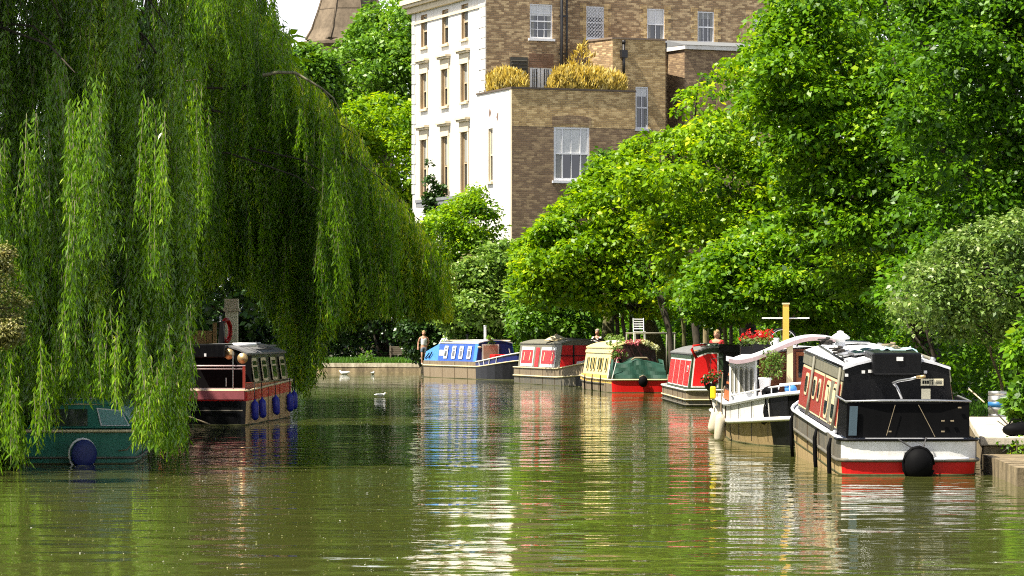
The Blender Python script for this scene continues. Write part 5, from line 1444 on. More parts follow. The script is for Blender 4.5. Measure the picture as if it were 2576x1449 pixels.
# ------------------------------------------------------------------ C: red narrowboat, stern on
b = Boat('narrowboat', 'narrowboat with bright red panels edged in white and dark green corners', (6.06, 91.6, 0), (0, 0, R(1.4)), 12.0, 2.1, lambda y: .49, sd=.22, sn=8, bl=2.6)
b.hull([(-.4, .04), (0, .01), (.42, 0), (1, 0)], [BROWNH, GREYH, WHITEB], lambda k, q, ny: 0 if k > 1 else 1, deck=2)
b.strake('gunwale', .98, .03, WHITEB); b.strake('rubbing_strake', .42, .022, CREAMP); b.strake('waterline_rail', .12, .02, GREYH)
b.cabin(.62, 9, .94, .80, .49, 1.50, .20, GREEND, ROOFD)
for i in range(4): b.panel(-1, .75+i*2.0, 2.55+i*2.0, .06, .86, WHITEB, REDB, .04); b.panel(1, .75+i*2.0, 2.55+i*2.0, .06, .86, WHITEB, REDB, .04)
b.window(-1, 1.2, 1.6, .5, .68, WHITEB, .05, .03)
m = MB(); b.end_plate(m, [(-.86, .55), (-.06, .55), (-.06, 1.56), (-.40, 1.56), (-.77, 1.42)], .618, .012); p = m.build('end_panel', WHITEB, b.root)
m = MB(); b.end_plate(m, [(-.82, .59), (-.10, .59), (-.10, 1.52), (-.38, 1.52), (-.73, 1.39)], .606, .008); m.build('panel_field', REDB, p)
m = MB(); b.end_plate(m, [(.08, .55), (.86, .55), (.77, 1.42), (.40, 1.6), (.08, 1.6)], .618, .012); m.build('end_door', BLACKP, b.root)
m = MB(); m.b2((-.05, .45, 1.55), (.80, 1.6, 1.80)); m.build('hatch', BLACKP, b.root, bevel=.02)
m = MB(); m.b2((-.86, .608, 1.40), (.1, .64, 1.50)); m.build('end_rail', GREEND, b.root)
m = MB(); m.tube([(-.72, .3, 1.40), (-.86, .3, 1.66), (-.82, .32, 1.76), (-.6, .5, 1.78), (-.42, .6, 1.78)], [.05, .045, .03, .024, .02], 7); m.build('tiller', REDP, b.root)
r_ = placed('boat_pole', 'pale green pole lying across the red panelled cabin roof', 'pole', b.root, (-.52, 1.0, 1.76)); m = MB(); m.tube([(0, 0, 0), (.7, .05, .02)], .035, 7); m.build('shaft', paint('pale_green_pole', (.4, .55, .45), .5, .3), r_)
r_ = placed('toolbox', 'red and white box on the red panelled cabin roof', 'box', b.root, (-.30, 1.3, 1.71)); m = MB(); m.b2((-.2, 0, 0), (.3, .3, .10)); m.build('box', REDP, r_, bevel=.01); m = MB(); m.b2((-.21, -.005, .10), (.31, .31, .125)); m.build('lid', WHITEB, r_)
r_ = placed('plank', 'orange timber plank on the corner of the red panelled cabin roof', 'plank', b.root, (-.72, .75, 1.60)); m = MB(); m.box((.12, .5, .02), (.26, 1.1, .035), 0, (0, R(-14), 0)); m.build('board', WOODT, r_)

# ------------------------------------------------------------------ D: yellow narrowboat
b = Boat('narrowboat', 'cream yellow narrowboat with slit windows, green tarpaulin and red stern', (4.53, 112.8, 0), (0, 0, R(6.4)), 9.9, 2.06, lambda y: .46+.10*max(0, (y-6)/4), sd=.3, sn=7, bl=2.4)
Db = b
b.hull([(-.4, .05), (-.02, .02), (.72, 0), (1, 0)], [REDB, BROWNH, YELO, CREAMP], lambda k, q, ny: 0 if ny < -.6 else (1 if k < 2 else 2), deck=3)
b.strake('gunwale', 1.0, .03, CREAMP); b.strake('rubbing_strake', .66, .02, GREYH, y0=.3)
b.cabin(1.25, 8.3, .93, .76, .46, 1.56, .20, YELC, YELC)
for sx in (-1, 1):
    m = MB(); b.side_plate(m, sx, b.rect(1.25, 8.3, .84, .93), .004, .03); m.build('eave_moulding', YELC, b.root)
    m = MB(); b.side_plate(m, sx, b.rect(1.2, 8.35, -.08, .13), .03, .03); m.build('skirt', YELO, b.root)
    for y in (2.1, 3.3, 4.0, 5.2, 6.0, 7.0): b.window(sx, y, y+.42, .25, .72, YELC, .05, .05, pane=GLASS)
m = MB(); b.end_plate(m, [(-.90, .47), (.90, .47), (.75, 1.52), (.40, 1.70), (0, 1.75), (-.40, 1.70), (-.75, 1.52)], 1.246, .016); m.build('cabin_end', paint('dark_red_black', (.03, .006, .006), .4, .4), b.root)
m = MB(); m.tube([(-.95, 1.2, .6), (-.78, 1.2, 1.5)], .03, 6); m.build('corner_post', WOODR, b.root)
# tarpaulin over the stern well
m = MB(); NX, NY = 24, 8
def tz(u, v_):
    x = -1.0+2.0*u; ridge = 1.09+.13*math.exp(-((x-.05)/.35)**2)-.05*abs(x)
    if v_ < .55:
        f = v_/.55; z = .50+(ridge-.50)*f; fold = .06*math.sin(x*5+f*3+1)*(1-f)+.06*math.sin(x*8.3+6*f+math.sin(x*3)*2)*math.sin(math.pi*f)
        return (x*(1-.08*f), .10+.25*f+fold, z)
    f = (v_-.55)/.45; return (x*.92*(1-.1*f), .35+.9*f, ridge+.03*f-.03*math.sin(x*8))
for i in range(NX):
    for j in range(NY): m.quad(tz(i/NX, j/NY), tz((i+1)/NX, j/NY), tz((i+1)/NX, (j+1)/NY), tz(i/NX, (j+1)/NY))
m.plate([(-.97, .12, .48), (-.97, 1.2, .48), (-.85, 1.2, 1.2), (-.9, .35, 1.16)], (1, 0, 0), .01); m.plate([(.97, 1.2, .48), (.97, .12, .48), (.9, .35, 1.16), (.85, 1.2, 1.2)], (-1, 0, 0), .01)
tp = m.build('stern_tarpaulin', GREENC, b.root)
for f in tp.data.polygons: f.use_smooth = True
m = MB(); m.tube([(-.98, .1, .5), (-.80, .15, 1.15)], .016, 5); m.tube([(-1.02, .9, .5), (-.92, 1.0, 1.0)], .022, 5); m.build('tarpaulin_edge', WHITEB, tp)
m = MB(); m.tube([(-.25, .34, 1.16), (-.12, .34, 1.24), (.30, .34, 1.24), (.36, .34, 1.18)], .03, 6); m.build('ridge_pole', ROPE, tp)
r_ = placed('rope_fender', 'black round fender at the middle of the red stern under the tarpaulin', 'fender', b.root, (.10, -.14, .40)); m = MB(); m.ell((0, 0, 0), (.17, .13, .20), 12, 8); m.build('body', BLACKC, r_); m = MB(); m.tube([(-.12, .05, .16), (0, 0, .22), (.12, .05, .16)], .022, 5); m.build('strap', ROPE, r_)
# garland of flowers, pots on the roof
C = [(math.sin(a)*.82, random.uniform(-.1, .1), (math.cos(a)*.32-.32)+random.uniform(-.02, .06)) for a in np.linspace(-.35, 1.35, 20)]
r_ = placed('flower_garland', 'garland of pink and pale flowers along the arched stern roof', 'garland', b.root, (0, 1.15, 1.80))
leaf_mesh('blossom', [clump_leaves(np.array(C[:9]), .11, 22, .07, .8)], F_PINK, r_); leaf_mesh('foliage', [clump_leaves(np.array(C[7:]), .10, 26, .07, .8)], F_PALE, r_)
C = [(random.uniform(-.75, -.25), random.uniform(0, 2.2), random.uniform(0, .38)) for i in range(16)]
r_ = placed('potted_plant', 'clutter of pale potted plants on the yellow cabin roof', 'plants', b.root, (-.05, 1.5, 1.72))
leaf_mesh('foliage', [clump_leaves(np.array(C), .13, 26, .09, .8)], G_PALE, r_)
for x, y in ((-.6, .2), (-.4, .9), (-.62, 1.6), (-.2, 1.9)): m = MB(); m.lathe([(.08, -.02), (.11, .16), (.1, .16)], (x, y, -.02), 10); m.build('pot', WHITEB, r_)
r_ = placed('hanging_plant', 'trailing black and white leaved plant at the corner of the yellow cabin', 'plant', b.root, (-.62, .95, 1.1))
C = [(random.uniform(-.25, .3), random.uniform(-.1, .1), random.uniform(.05, .55)) for i in range(16)]; leaf_mesh('foliage', [clump_leaves(np.array(C), .11, 22, .07, .8)], G_PALE, r_)
leaf_mesh('blossom', [clump_leaves(np.array(C[:5])+np.array([.1, -.08, -.1]), .1, 22, .07, .8)], F_PINK, r_); m = MB(); m.lathe([(.1, -.02), (.15, .1), (.14, .1)], n=10); m.build('pot', BLACKP, r_)
r_ = placed('white_chair', 'white slatted folding chair on top of the flowery boat roof', 'chair', b.root, (.25, 1.9, 1.80))
m = MB()
for x in (-.19, .19): m.tube([(x, 0, .38), (x, .06, .86)], .016, 5)
for k in range(5): m.b2((-.19, .02+.01*k, .46+.085*k), (.19, .04+.01*k, .50+.085*k))
m.build('backrest', WHITEP, r_); m = MB(); m.b2((-.20, -.36, .36), (.20, .02, .385)); m.build('seat', WHITEP, r_)
for x in (-.18, .18):
    for y in (-.33, .0): m = MB(); m.tube([(x, y, 0), (x, y, .36)], .015, 5); m.build('leg', WHITEP, r_)
r_ = thing('pergola_frame', 'grey metal rail frame standing on the bank behind the yellow boat', 'frame', W(1640, 880, 119), 0); r_.location.z = .47
m = MB()
for x in (-.95, .55, .85): m.tube([(x, 0, 0), (x, 0, 1.62)], .03, 6)
m.tube([(-.98, 0, 1.64), (.9, 0, 1.64)], .035, 6); m.tube([(.55, 0, 1.64), (.85, .9, 1.60)], .03, 6); m.build('rail', ROOFG, r_)
for lab, y in (('dark vertical fender nearest the red stern of the yellow boat', 2.2), ('dark vertical fender midway along the yellow boat', 4.4), ('dark vertical fender toward the bow of the yellow boat', 6.4)):
    r_ = placed('tube_fender', lab, 'fender', b.root, (-1.09, y, .5), 'slim fenders on the yellow boat')
    m = MB(); m.tube([(0, 0, .1), (-.02, 0, -.15), (-.0, 0, -.62)], [.018, .03, .03], 6); m.build('body', BLACKC, r_)

# ------------------------------------------------------------------ E: far red narrowboat, bow on
b = Boat('narrowboat', 'weathered brown hulled narrowboat with two white framed red side panels', (1.02, 134.9, 0), (0, 0, R(180+14)), 10.6, 2.08, lambda y: .68+.34*max(0, (y-7)/3.6)**1.5, sd=.4, sn=4, bl=3.2)
b.hull([(-.4, .05), (0, .02), (.50, 0), (1, 0)], [BROWNH, GREYH, BLACKP, DECKW], lambda k, q, ny: 2 if ny > .3 and k < 2 else (1 if k < 2 else 0), deck=3)
b.strake('gunwale', 1.0, .028, CREAMP); b.strake('rubbing_strake', .5, .03, CREAMP)
b.cabin(.5, 7.3, .93, .80, .68, 1.66, .15, ROOFG, ROOFG)
for sx in (-1, 1):
    for y0, y1 in ((.9, 3.0), (4.2, 6.6)):
        b.panel(sx, y0, y1, .05, .88, WHITEB, REDB, .13)
        m = MB()
        for yy in (y0+.55, y1-.55): b.side_plate(m, sx, [(yy-.10, .3), (yy+.0, .3), (yy+.12, .66), (yy+.02, .66)], .026, .004)
        m.build('scroll_mark', CREAMP, b.root)
    m = MB(); b.side_plate(m, sx, b.rect(3.3, 3.9, .05, .85), .004, .014); m.build('door_panel', REDP, b.root)
m = MB(); q = [(-.90, .70), (.90, .70), (.78, 1.62), (-.78, 1.62)]
m.plate([(x, 7.304, z) for x, z in q], (0, 1, 0), .014); m.build('cabin_front', REDB, b.root)
m = MB(); m.b2((.30, 7.32, .70), (.36, 7.345, 1.64)); m.b2((-.9, 7.32, 1.18), (.9, 7.34, 1.22)); m.build('front_rail', BLACKP, b.root)
m = MB(); m.tube([(-.7, 1, 1.86), (.2, 6.8, 1.9)], .03, 6); m.tube([(.5, 4.5, 1.86), (-.6, 7.2, 1.86)], .03, 6); m.build('roof_rail', GREYH, b.root)
r_ = placed('sunshade', 'low cream cone shaped sunshade on the far red boat roof', 'umbrella', b.root, (.42, 5.0, 1.80)); m = MB(); m.lathe([(.50, .0), (.51, .02), (.35, .12), (.12, .22), (.02, .27)], n=14); m.build('canopy', CREAMP, r_); m = MB(); m.tube([(0, 0, -.02), (0, 0, .3)], .015, 5); m.build('pole', WOODT, r_)
r_ = placed('rope_coil', 'pale heap of rope on the bow of the far red boat', 'rope', b.root, (.2, 8.3, .80)); m = MB(); m.tube([(.2*math.cos(i*.8)+.05*math.sin(i), .2*math.sin(i*.8), .03+.008*i) for i in range(22)], .035, 5); m.build('coil', WHITEB, r_)

# ------------------------------------------------------------------ F: blue narrowboat, bow on
b = Boat('narrowboat', 'blue narrowboat with white edged slit windows and a tan hull', (-3.36, 153.2, 0), (0, 0, R(180+19)), 11.6, 2.06, lambda y: .80+.42*max(0, (y-8.2)/3.4)**1.4, sd=.4, sn=4, bl=3.4, bn=1.7)
b.hull([(-.4, .05), (0, .02), (.70, 0), (1, 0)], [BROWNH, MIDH, BLACKP, NAVY], lambda k, q, ny: (2 if k < 2 else 3) if (q[0][1]+q[2][1])/2 > 7.6 else (1 if k < 2 else 0), deck=0)
b.strake('gunwale', 1.0, .03, WHITEB, y0=7.4); b.strake('rubbing_strake', .72, .03, CREAMP)
b.cabin(2.2, 8.0, .93, .80, .80, 1.62, .14, BLUEP, ROOFW)
for sx in (-1, 1):
    for i, y in enumerate((3.1, 4.3, 5.4, 6.6)): b.window(sx, y, y+.55, .14, .86, WHITEB, .05, .10, bar=True)
    m = MB(); b.side_plate(m, sx, b.rect(2.3, 2.95, .30, .62), .004, .012); m.build('name_board', WHITEB, b.root)
    m = MB(); b.side_plate(m, sx, b.rect(7.55, 8.0, 0, 1), .004, .012); m.build('front_stripe', BLUEC, b.root)
# stern hood
m = MB(); pr = [(-.95, .80), (-.85, 1.22), (-.5, 1.36), (.5, 1.36), (.85, 1.22), (.95, .80)]; pr2 = [(-.93, .80), (-.80, 1.62), (-.45, 1.72), (.45, 1.72), (.80, 1.62), (.93, .80)]
P0 = [(x, .1, z) for x, z in pr]; P1 = [(x, 2.19, z) for x, z in pr2]; m.add(P0+P1, [tuple(range(6))]+[(i, 6+i, 7+i, i+1) for i in range(5)]); m.build('stern_hood', BLUEC, b.root)
m = MB(); m.tube([(.96, .35, .9), (.94, .9, 1.15)], .03, 5); m.tube([(.96, .9, .9), (.93, 1.3, 1.2)], .03, 5); m.build('hood_strap', BLACKC, b.root)
m = MB(); m.plate([(x, 8.004, z) for x, z in [(-.90, .82), (.90, .82), (.78, 1.60), (.4, 1.70), (-.4, 1.70), (-.78, 1.60)]], (0, 1, 0), .012); cf_ = m.build('cabin_front', NAVY, b.root)
m = MB(); m.b2((-.16, 8.02, .86), (.66, 8.035, 1.60)); df = m.build('door_frame', WHITEB, b.root)
m = MB(); m.b2((-.10, 8.036, .86), (.60, 8.046, 1.54)); m.build('curtained_door', paint('pinkish_curtain', (.5, .28, .2), .7, .3, (.3, .14, .1)), df)
m = MB(); m.ell((.78, 8.03, 1.46), (.10, .02, .05)); m.build('badge', CREAMP, b.root)
m = MB(); m.tube([(-.6, 8.3, 1.2), (-.55, 8.3, 1.4)], .02, 5)
for sgn in (1, -1):
    for y in (8.7, 9.2, 9.7, 10.3):
        x = np.interp(y, [p[1] for p in b.half[12:]], [p[0] for p in b.half[12:]]); m.box((sgn*(x+.022), y, b.zg(y)*.86), (.012, .05, .28), 0, (R(20*(1 if y < 9.5 else -1)), 0, 0))
m.build('bow_line', WHITEB, b.root)
m = MB(); m.b2((-.35, 8.5, .95), (.45, 9.2, 1.14)); m.build('bow_locker', REDB, b.root, bevel=.02)
m = MB(); m.tube([(-.75, 3, 1.76), (-.75, 7.9, 1.76)], .03, 6); m.tube([(.75, 3, 1.76), (.75, 7.9, 1.76)], .03, 6); m.build('hand_rail', CREAMP, b.root)
m = MB(); m.lathe([(.07, 0), (.07, .62), (.085, .63), (.085, .7)], (-.1, 6.2, 1.76), 10); m.build('chimney', STEEL, b.root)
m = MB(); m.lathe([(.05, 0), (.05, .22), (.09, .24), (.09, .3)], (.1, 4.2, 1.76), 10); m.build('vent', BLACKP, b.root)
r_ = placed('potted_plant', 'small trailing green plant on the blue cabin roof front', 'plant', b.root, (.25, 7.9, 1.78)); C = [(random.uniform(-.15, .15), random.uniform(0, .15), random.uniform(-.3, .25)) for i in range(9)]; leaf_mesh('foliage', [clump_leaves(np.array(C), .1, 22, .09, .8)], G_MID, r_); m = MB(); m.lathe([(.08, -.02), (.11, .12), (.1, .12)], n=10); m.build('pot', WOODT, r_)
r_ = placed('folded_awning', 'white pointed canvas awning propped behind the blue stern hood', 'awning', b.root, (.35, 1.5, 1.45))
m = MB(); m.add([(-.35, 0, -.1), (.45, 0, -.1), (.45, .7, -.1), (-.35, .7, -.1), (.12, .15, .55), (-.1, .4, .42)], [(0, 1, 4), (1, 2, 5, 4), (2, 3, 5), (3, 0, 4, 5)]); m.build('canvas', WHITEP, r_)

# ------------------------------------------------------------------ G: maroon narrowboat under the willow
b = Boat('narrowboat', 'maroon narrowboat with blue fenders and a black chimney beneath the willow', (-7.17, 73.6, 0), (0, 0, R(-4.3)), 8.3, 2.1, lambda y: .80+.02*y, sd=.25, sn=7, bl=1.6, bn=2.6)
Gb = b

b.hull([(-.4, .05), (0, .02), (.70, 0), (1, 0)], [REDP, TANB, BLACKP, WOODR], lambda k, q, ny: 2 if (ny < -.6 and k < 2) else (1 if k < 2 else 0), deck=3)
b.strake('gunwale', 1.0, .026, CREAMP)
m = MB(); m.b2((-.62, -.06, .60), (.99, -.012, .80)); m.build('stern_plank', PINKM, b.root)
m = MB(); m.tube([(-.9, -.03, .34), (.95, -.03, .34)], .014, 5); m.build('stern_band', GREYH, b.root)
b.cabin(1.3, 7.5, .93, .82, .82, 1.62, .22, BLACKP, ROOFD)
for sx in (-1, 1):
    m = MB(); b.side_plate(m, sx, b.rect(1.3, 7.5, .0, .14), .004, .014); m.build('lower_panel', paint('orange_panel', (.62, .20, .06), .4, .4, (.4, .1, .03)) if sx < 0 else bpy.data.materials['orange_panel'], b.root)
    for y in (1.75, 3.2, 4.75, 6.2):
        b.window(sx, y, y+.75, .20, .90, CREAMP, .06, .07, bar=True, pane=TEALW if False else GLASS)
# open stern: posts, rails, dark interior
m = MB()
for x in (-.62, .97): m.b2((x-.03, .02, .8), (x+.03, .08, 1.36))
m.tube([(-.60, .05, 1.16), (-.42, .05, 1.33)], .025, 5)
for x in (-.97, .97): m.b2((x-.025, .1, .8), (x+.025, 1.3, .98))
m.build('stern_post', MAROON, b.root)
m = MB(); m.tube([(-1.02, .05, 1.37), (1.0, .05, 1.37)], .022, 6); m.tube([(-1.02, .05, 1.30), (1.0, .05, 1.30)], .014, 6); m.b2((-1.02, .0, .82), (1.0, .1, .86)); m.build('stern_rail', paint('pink_rail', (.55, .40, .38), .5, .3), b.root)
m = MB(); m.tube([(.72, .0, 1.38), (.72, .0, 1.72)], .012, 5); m.tube([(.72, .0, .86), (.72, .0, 1.36)], .012, 5); m.tube([(.56, .0, .9), (.56, .0, 1.1)], .012, 5); m.build('boat_aerial', STEEL, b.root)
m = MB(); m.b2((-.95, 1.22, .82), (.95, 1.29, 1.60)); m.build('rear_bulkhead', BLACKC, b.root)
m = MB(); m.b2((-.42, .9, 1.55), (.38, 2.2, 1.88)); m.build('hatch', BLACKP, b.root, bevel=.03)
for x, z in ((.46, 1.66), (.78, 1.56)):
    m = MB(); m.lathe([(.125, 0), (.125, .03), (.10, .045), (.01, .05)], (x, 1.0, z-.02), 18, axis='y'); m.M = None
    o = m.build('brass_disc', BRASS, b.root); 
m = MB(); m.box((-.08, .88, 1.62), (.05, .03, .07)); m.build('latch', WHITEP, b.root)
m = MB(); m.tube([(-.95+.1*math.cos(i*.5)*2.6+.22, .3, 1.55+.17*math.sin(i*.5)) for i in range(14)], .02, 6); m.build('tiller_hoop', MAROON, b.root)
m = MB(); m.lathe([(.075, 0), (.075, .55), (.09, .56), (.09, .60)], (-.12, 3.4, 1.82), 10); m.build('chimney', BLACKP, b.root)
r_ = placed('life_ring', 'white life ring lying on the maroon boat roof', 'life ring', b.root, (.52, 2.9, 1.80)); m = MB(); m.tube([(.26*math.cos(2*math.pi*i/20), .42*math.sin(2*math.pi*i/20), .05) for i in range(20)], .05, 7, closed=True); m.build('ring', WHITEP, r_)
for lab, x in (('pale plank on the maroon boat roof beside the life ring', .3), ('grey plank at the roof edge of the maroon boat', .70)):
    r_ = placed('roof_plank', lab, 'plank', b.root, (x, 3.5, 1.72+.10*(1-(x/.8)**2)+.06)); m = MB(); m.box((0, 1.5, .02), (.12, 3.0, .035)); m.build('board', ROOFW if x < .5 else ROOFD, r_)
for i, (y, lab) in enumerate(((.55, 'blue fender at the stern corner of the maroon boat'), (1.75, 'second blue fender from the stern of the maroon boat'), (3.9, 'blue fender midway along the maroon boat'), (6.2, 'blue fender next to the end one on the maroon boat'), (7.6, 'blue fender at the far end of the maroon boat'))):
    bw = float(np.interp(y, [p[1] for p in b.half], [p[0] for p in b.half]))
    fender('blue_fender', lab, world_of(b.root, (bw+.10, y, .10+.02*i)), .09, .46, BLUEF, 'blue fenders on the maroon boat', (0, R(random.uniform(-3, 4)), 0), .40, ROPED)
rope('mooring_rope', 'pale mooring rope sagging from the maroon boat stern into the water', [world_of(b.root, (-1.0, -.05, .62)), world_of(b.root, (-.3, -.25, .22)), world_of(b.root, (.25, -.4, .03))], .018, ROPE)

# ------------------------------------------------------------------ H: green cabin cruiser below the curtain
b = Boat('cabin_cruiser', 'small dark green cabin cruiser half hidden by the willow curtain', (-7.1, 51.9, 0), (0, 0, R(3)), 5.6, 1.95, lambda y: .54+.03*y, sd=.25, sn=5, bl=2.2, bn=1.8)
b.hull([(-.4, .10), (0, .05), (.55, .02), (1, 0)], [TEALP, BLACKP, DECKW], lambda k, q, ny: 1 if k < 1 else 0, deck=0)
b.strake('gunwale', 1.0, .026, CREAMP); b.strake('rubbing_strake', .2, .018, GREYH)
b.cabin(.9, 3.9, .90, .62, .56, .92, .05, TEALP, TEALP)
m = MB(); m.plate([(.32, .893, .60), (.80, .893, .60), (.66, .893, .86), (.25, .893, .90)], (0, -1, 0), .014); w = m.build('windscreen', WHITEB, b.root)
m = MB(); m.plate([(.345, .878, .615), (.775, .878, .615), (.645, .878, .845), (.275, .878, .88)], (0, -1, 0), .004); m.build('pane', TEALW, w)
m = MB(); m.b2((-.72, .88, .60), (.1, .896, .88)); m.build('rear_pane', GLASS, b.root)
m = MB(); m.tube([(-.62, .9, .955), (.60, .9, .975)], .02, 6); m.build('roof_edge', CREAMP, b.root)
m = MB(); m.tube([(-.62, 1.2, .95), (-.62, 1.2, 1.05), (.2, 1.2, 1.05), (.2, 1.2, .95)], .014, 5); m.build('roof_rail', STEEL, b.root)
r_ = placed('round_fender', 'large round blue fender hung on the green cruiser stern', 'fender', b.root, (.12, -.16, .17)); m = MB(); m.lathe([(.02, .07), (.14, .06), (.22, .02), (.24, -.02), (.22, -.05), (.1, -.065), (.02, -.07)], n=20, axis='y'); m.build('body', BLUED, r_); m = MB(); m.tube([(.25*math.cos(2*math.pi*i/24), .035, .25*math.sin(2*math.pi*i/24)) for i in range(24)], .02, 6, closed=True); m.build('rim', WHITEB, r_); r_.rotation_euler = (0, 0, R(38))
rope('mooring_rope', 'thin pale rope looping down the green cruiser stern', [world_of(b.root, (.9, -.05, .54)), world_of(b.root, (.93, -.08, .36)), world_of(b.root, (.82, -.1, .24)), world_of(b.root, (.68, -.08, .22))], .012, ROPE)
# ================================================================== quay furniture, people, birds
r_ = thing('beer_keg', 'steel keg with a blue band standing on the towpath', 'keg', W(2510, 1047, 62.2)); r_.location.z = .475
m = MB(); m.lathe([(.17, 0), (.19, .015), (.19, .07), (.175, .085), (.19, .10), (.19, .17), (.20, .185), (.19, .20), (.19, .335), (.20, .35), (.19, .365), (.19, .43), (.175, .445), (.19, .46), (.19, .52), (.17, .53), (.165, .48)], n=20); m.build('body', STEEL, r_)
m = MB(); m.lathe([(.193, .215), (.193, .32)], n=20); m.build('band', paint('blue_band', (.02, .14, .34), .4, .2), r_)
r_ = thing('holdall', 'black bag slumped on the concrete edge of the towpath', 'bag', (7.98, 50.35, .51)); m = MB(); m.ell((0, 0, .10), (.22, .14, .11), 12, 8); m.ell((.1, .05, .14), (.14, .12, .09)); m.build('body', BLACKC, r_); m = MB(); m.tube([(-.12, 0, .18), (-.05, 0, .27), (.08, 0, .26), (.13, 0, .18)], .012, 5); m.build('handle', BLACKC, r_)
rope('mooring_rope', 'dark taut rope from the hedge to the bag on the towpath', [W(2490, 1022, 59), W(2562, 1096, 50.5)], .013, ROPED)
rope('mooring_rope', 'short dark rope curling over the towpath edge', [(7.96, 50.2, .52), (7.93, 49.98, .45), (7.8, 49.94, .34), (7.7, 49.9, .275)], .012, ROPED)
r_ = thing('boat_hook', 'thin pale pole leaning in the hedge near the keg', 'pole', W(2476, 1012, 62)); a = W(2437, 978, 62.6)-W(2476, 1012, 62); m = MB(); m.tube([(0, 0, 0), a], .015, 6); m.build('shaft', CREAMP, r_); m = MB(); m.ell(a, (.02, .02, .03)); m.build('tip', STEEL, r_)
r_ = thing('park_bench', 'weathered slatted bench in the shade on the far grass', 'bench', (-6.0, 176.4, .46), R(4)); BW = paint('weathered_teak', (.16, .13, .09), .8, .5)
m = MB()
for k in range(4): m.b2((-.8, .24+.02*k, .50+.11*k), (.8, .265+.02*k, .57+.11*k))
m.build('backrest', BW, r_); m = MB()
for k in range(4): m.b2((-.8, -.25+.12*k, .42), (.8, -.16+.12*k, .45))
m.build('seat', BW, r_)
for x in (-.74, .74):
    m = MB(); m.b2((x-.035, .2, 0), (x+.035, .27, .95)); m.b2((x-.035, -.26, 0), (x+.035, -.19, .62)); m.build('leg', BW, r_)
    m = MB(); m.b2((x-.05, -.30, .625), (x+.05, .2, .66)); m.build('armrest', BW, r_)
r_ = thing('lifebuoy_post', 'slim post with a red lifebuoy beside the cream pier', 'lifebuoy', W(560, 868, 96), R(68)); r_.location.z = .45
m = MB(); m.tube([(-.12, 0, 0), (-.12, 0, 2.2)], .04, 6); m.tube([(-.12, 0, 1.1), (-.55, 0, 1.1), (-.55, 0, .2)], .02, 5); m.build('post', WHITEB, r_)
m = MB(); m.tube([(.08+.27*math.cos(2*math.pi*i/20), -.08, 1.75+.33*math.sin(2*math.pi*i/20)) for i in range(20)], .07, 7, closed=True); m.build('ring', REDP, r_)
r_ = thing('gate_pier', 'tall cream rendered pier with a stepped cap behind the maroon boat', 'pier', W(583, 870, 100)); r_.location.z = .45
m = MB(); m.b2((-.19, -.19, 0), (.19, .19, 2.35)); m.build('shaft', paint('mossy_render', (.85, .78, .55), .8, .4, (.4, .38, .18)), r_); m = MB(); m.b2((-.25, -.25, 2.353), (.25, .25, 2.45)); m.b2((-.21, -.21, 2.453), (.21, .21, 2.75)); m.build('cap', CREAM, r_)
r_ = thing('timber_gate', 'tan boarded gate behind the maroon boat at the willow strands', 'gate', W(492, 870, 99)); r_.location.z = .45
m = MB()
for k in range(6): m.b2((-.5+.17*k, -.02, 0), (-.345+.17*k, .02, 1.75))
m.build('board', WOODT, r_); m = MB(); m.b2((-.55, .023, .3), (.55, .06, .42)); m.b2((-.55, .023, 1.35), (.55, .06, 1.47)); m.build('brace', WOODT, r_); 
for x in (-.6, .6): m = MB(); m.b2((x-.06, -.06, 0), (x+.06, .06, 2.0)); m.build('gatepost', WOODT, r_)

SKIN = paint('skin', (.52, .27, .17), .55, .15, (.42, .19, .11), streak=False)
HAIRB = paint('brown_hair', (.10, .06, .03), .6, .3); HAIRF = paint('fair_hair', (.40, .27, .12), .6, .3); HAIRG = paint('short_grey_hair', (.36, .28, .24), .7, .3)
TEEW = paint('white_cotton', (.80, .80, .80), .8, .08); SHORTS = paint('grey_denim', (.10, .13, .17), .8, .3); DARKT = paint('dark_trousers', (.02, .02, .025), .8, .2); REDT = paint('red_shirt', (.45, .02, .02), .8, .2); SHOE = paint('pale_shoe', (.5, .42, .34), .7, .2)

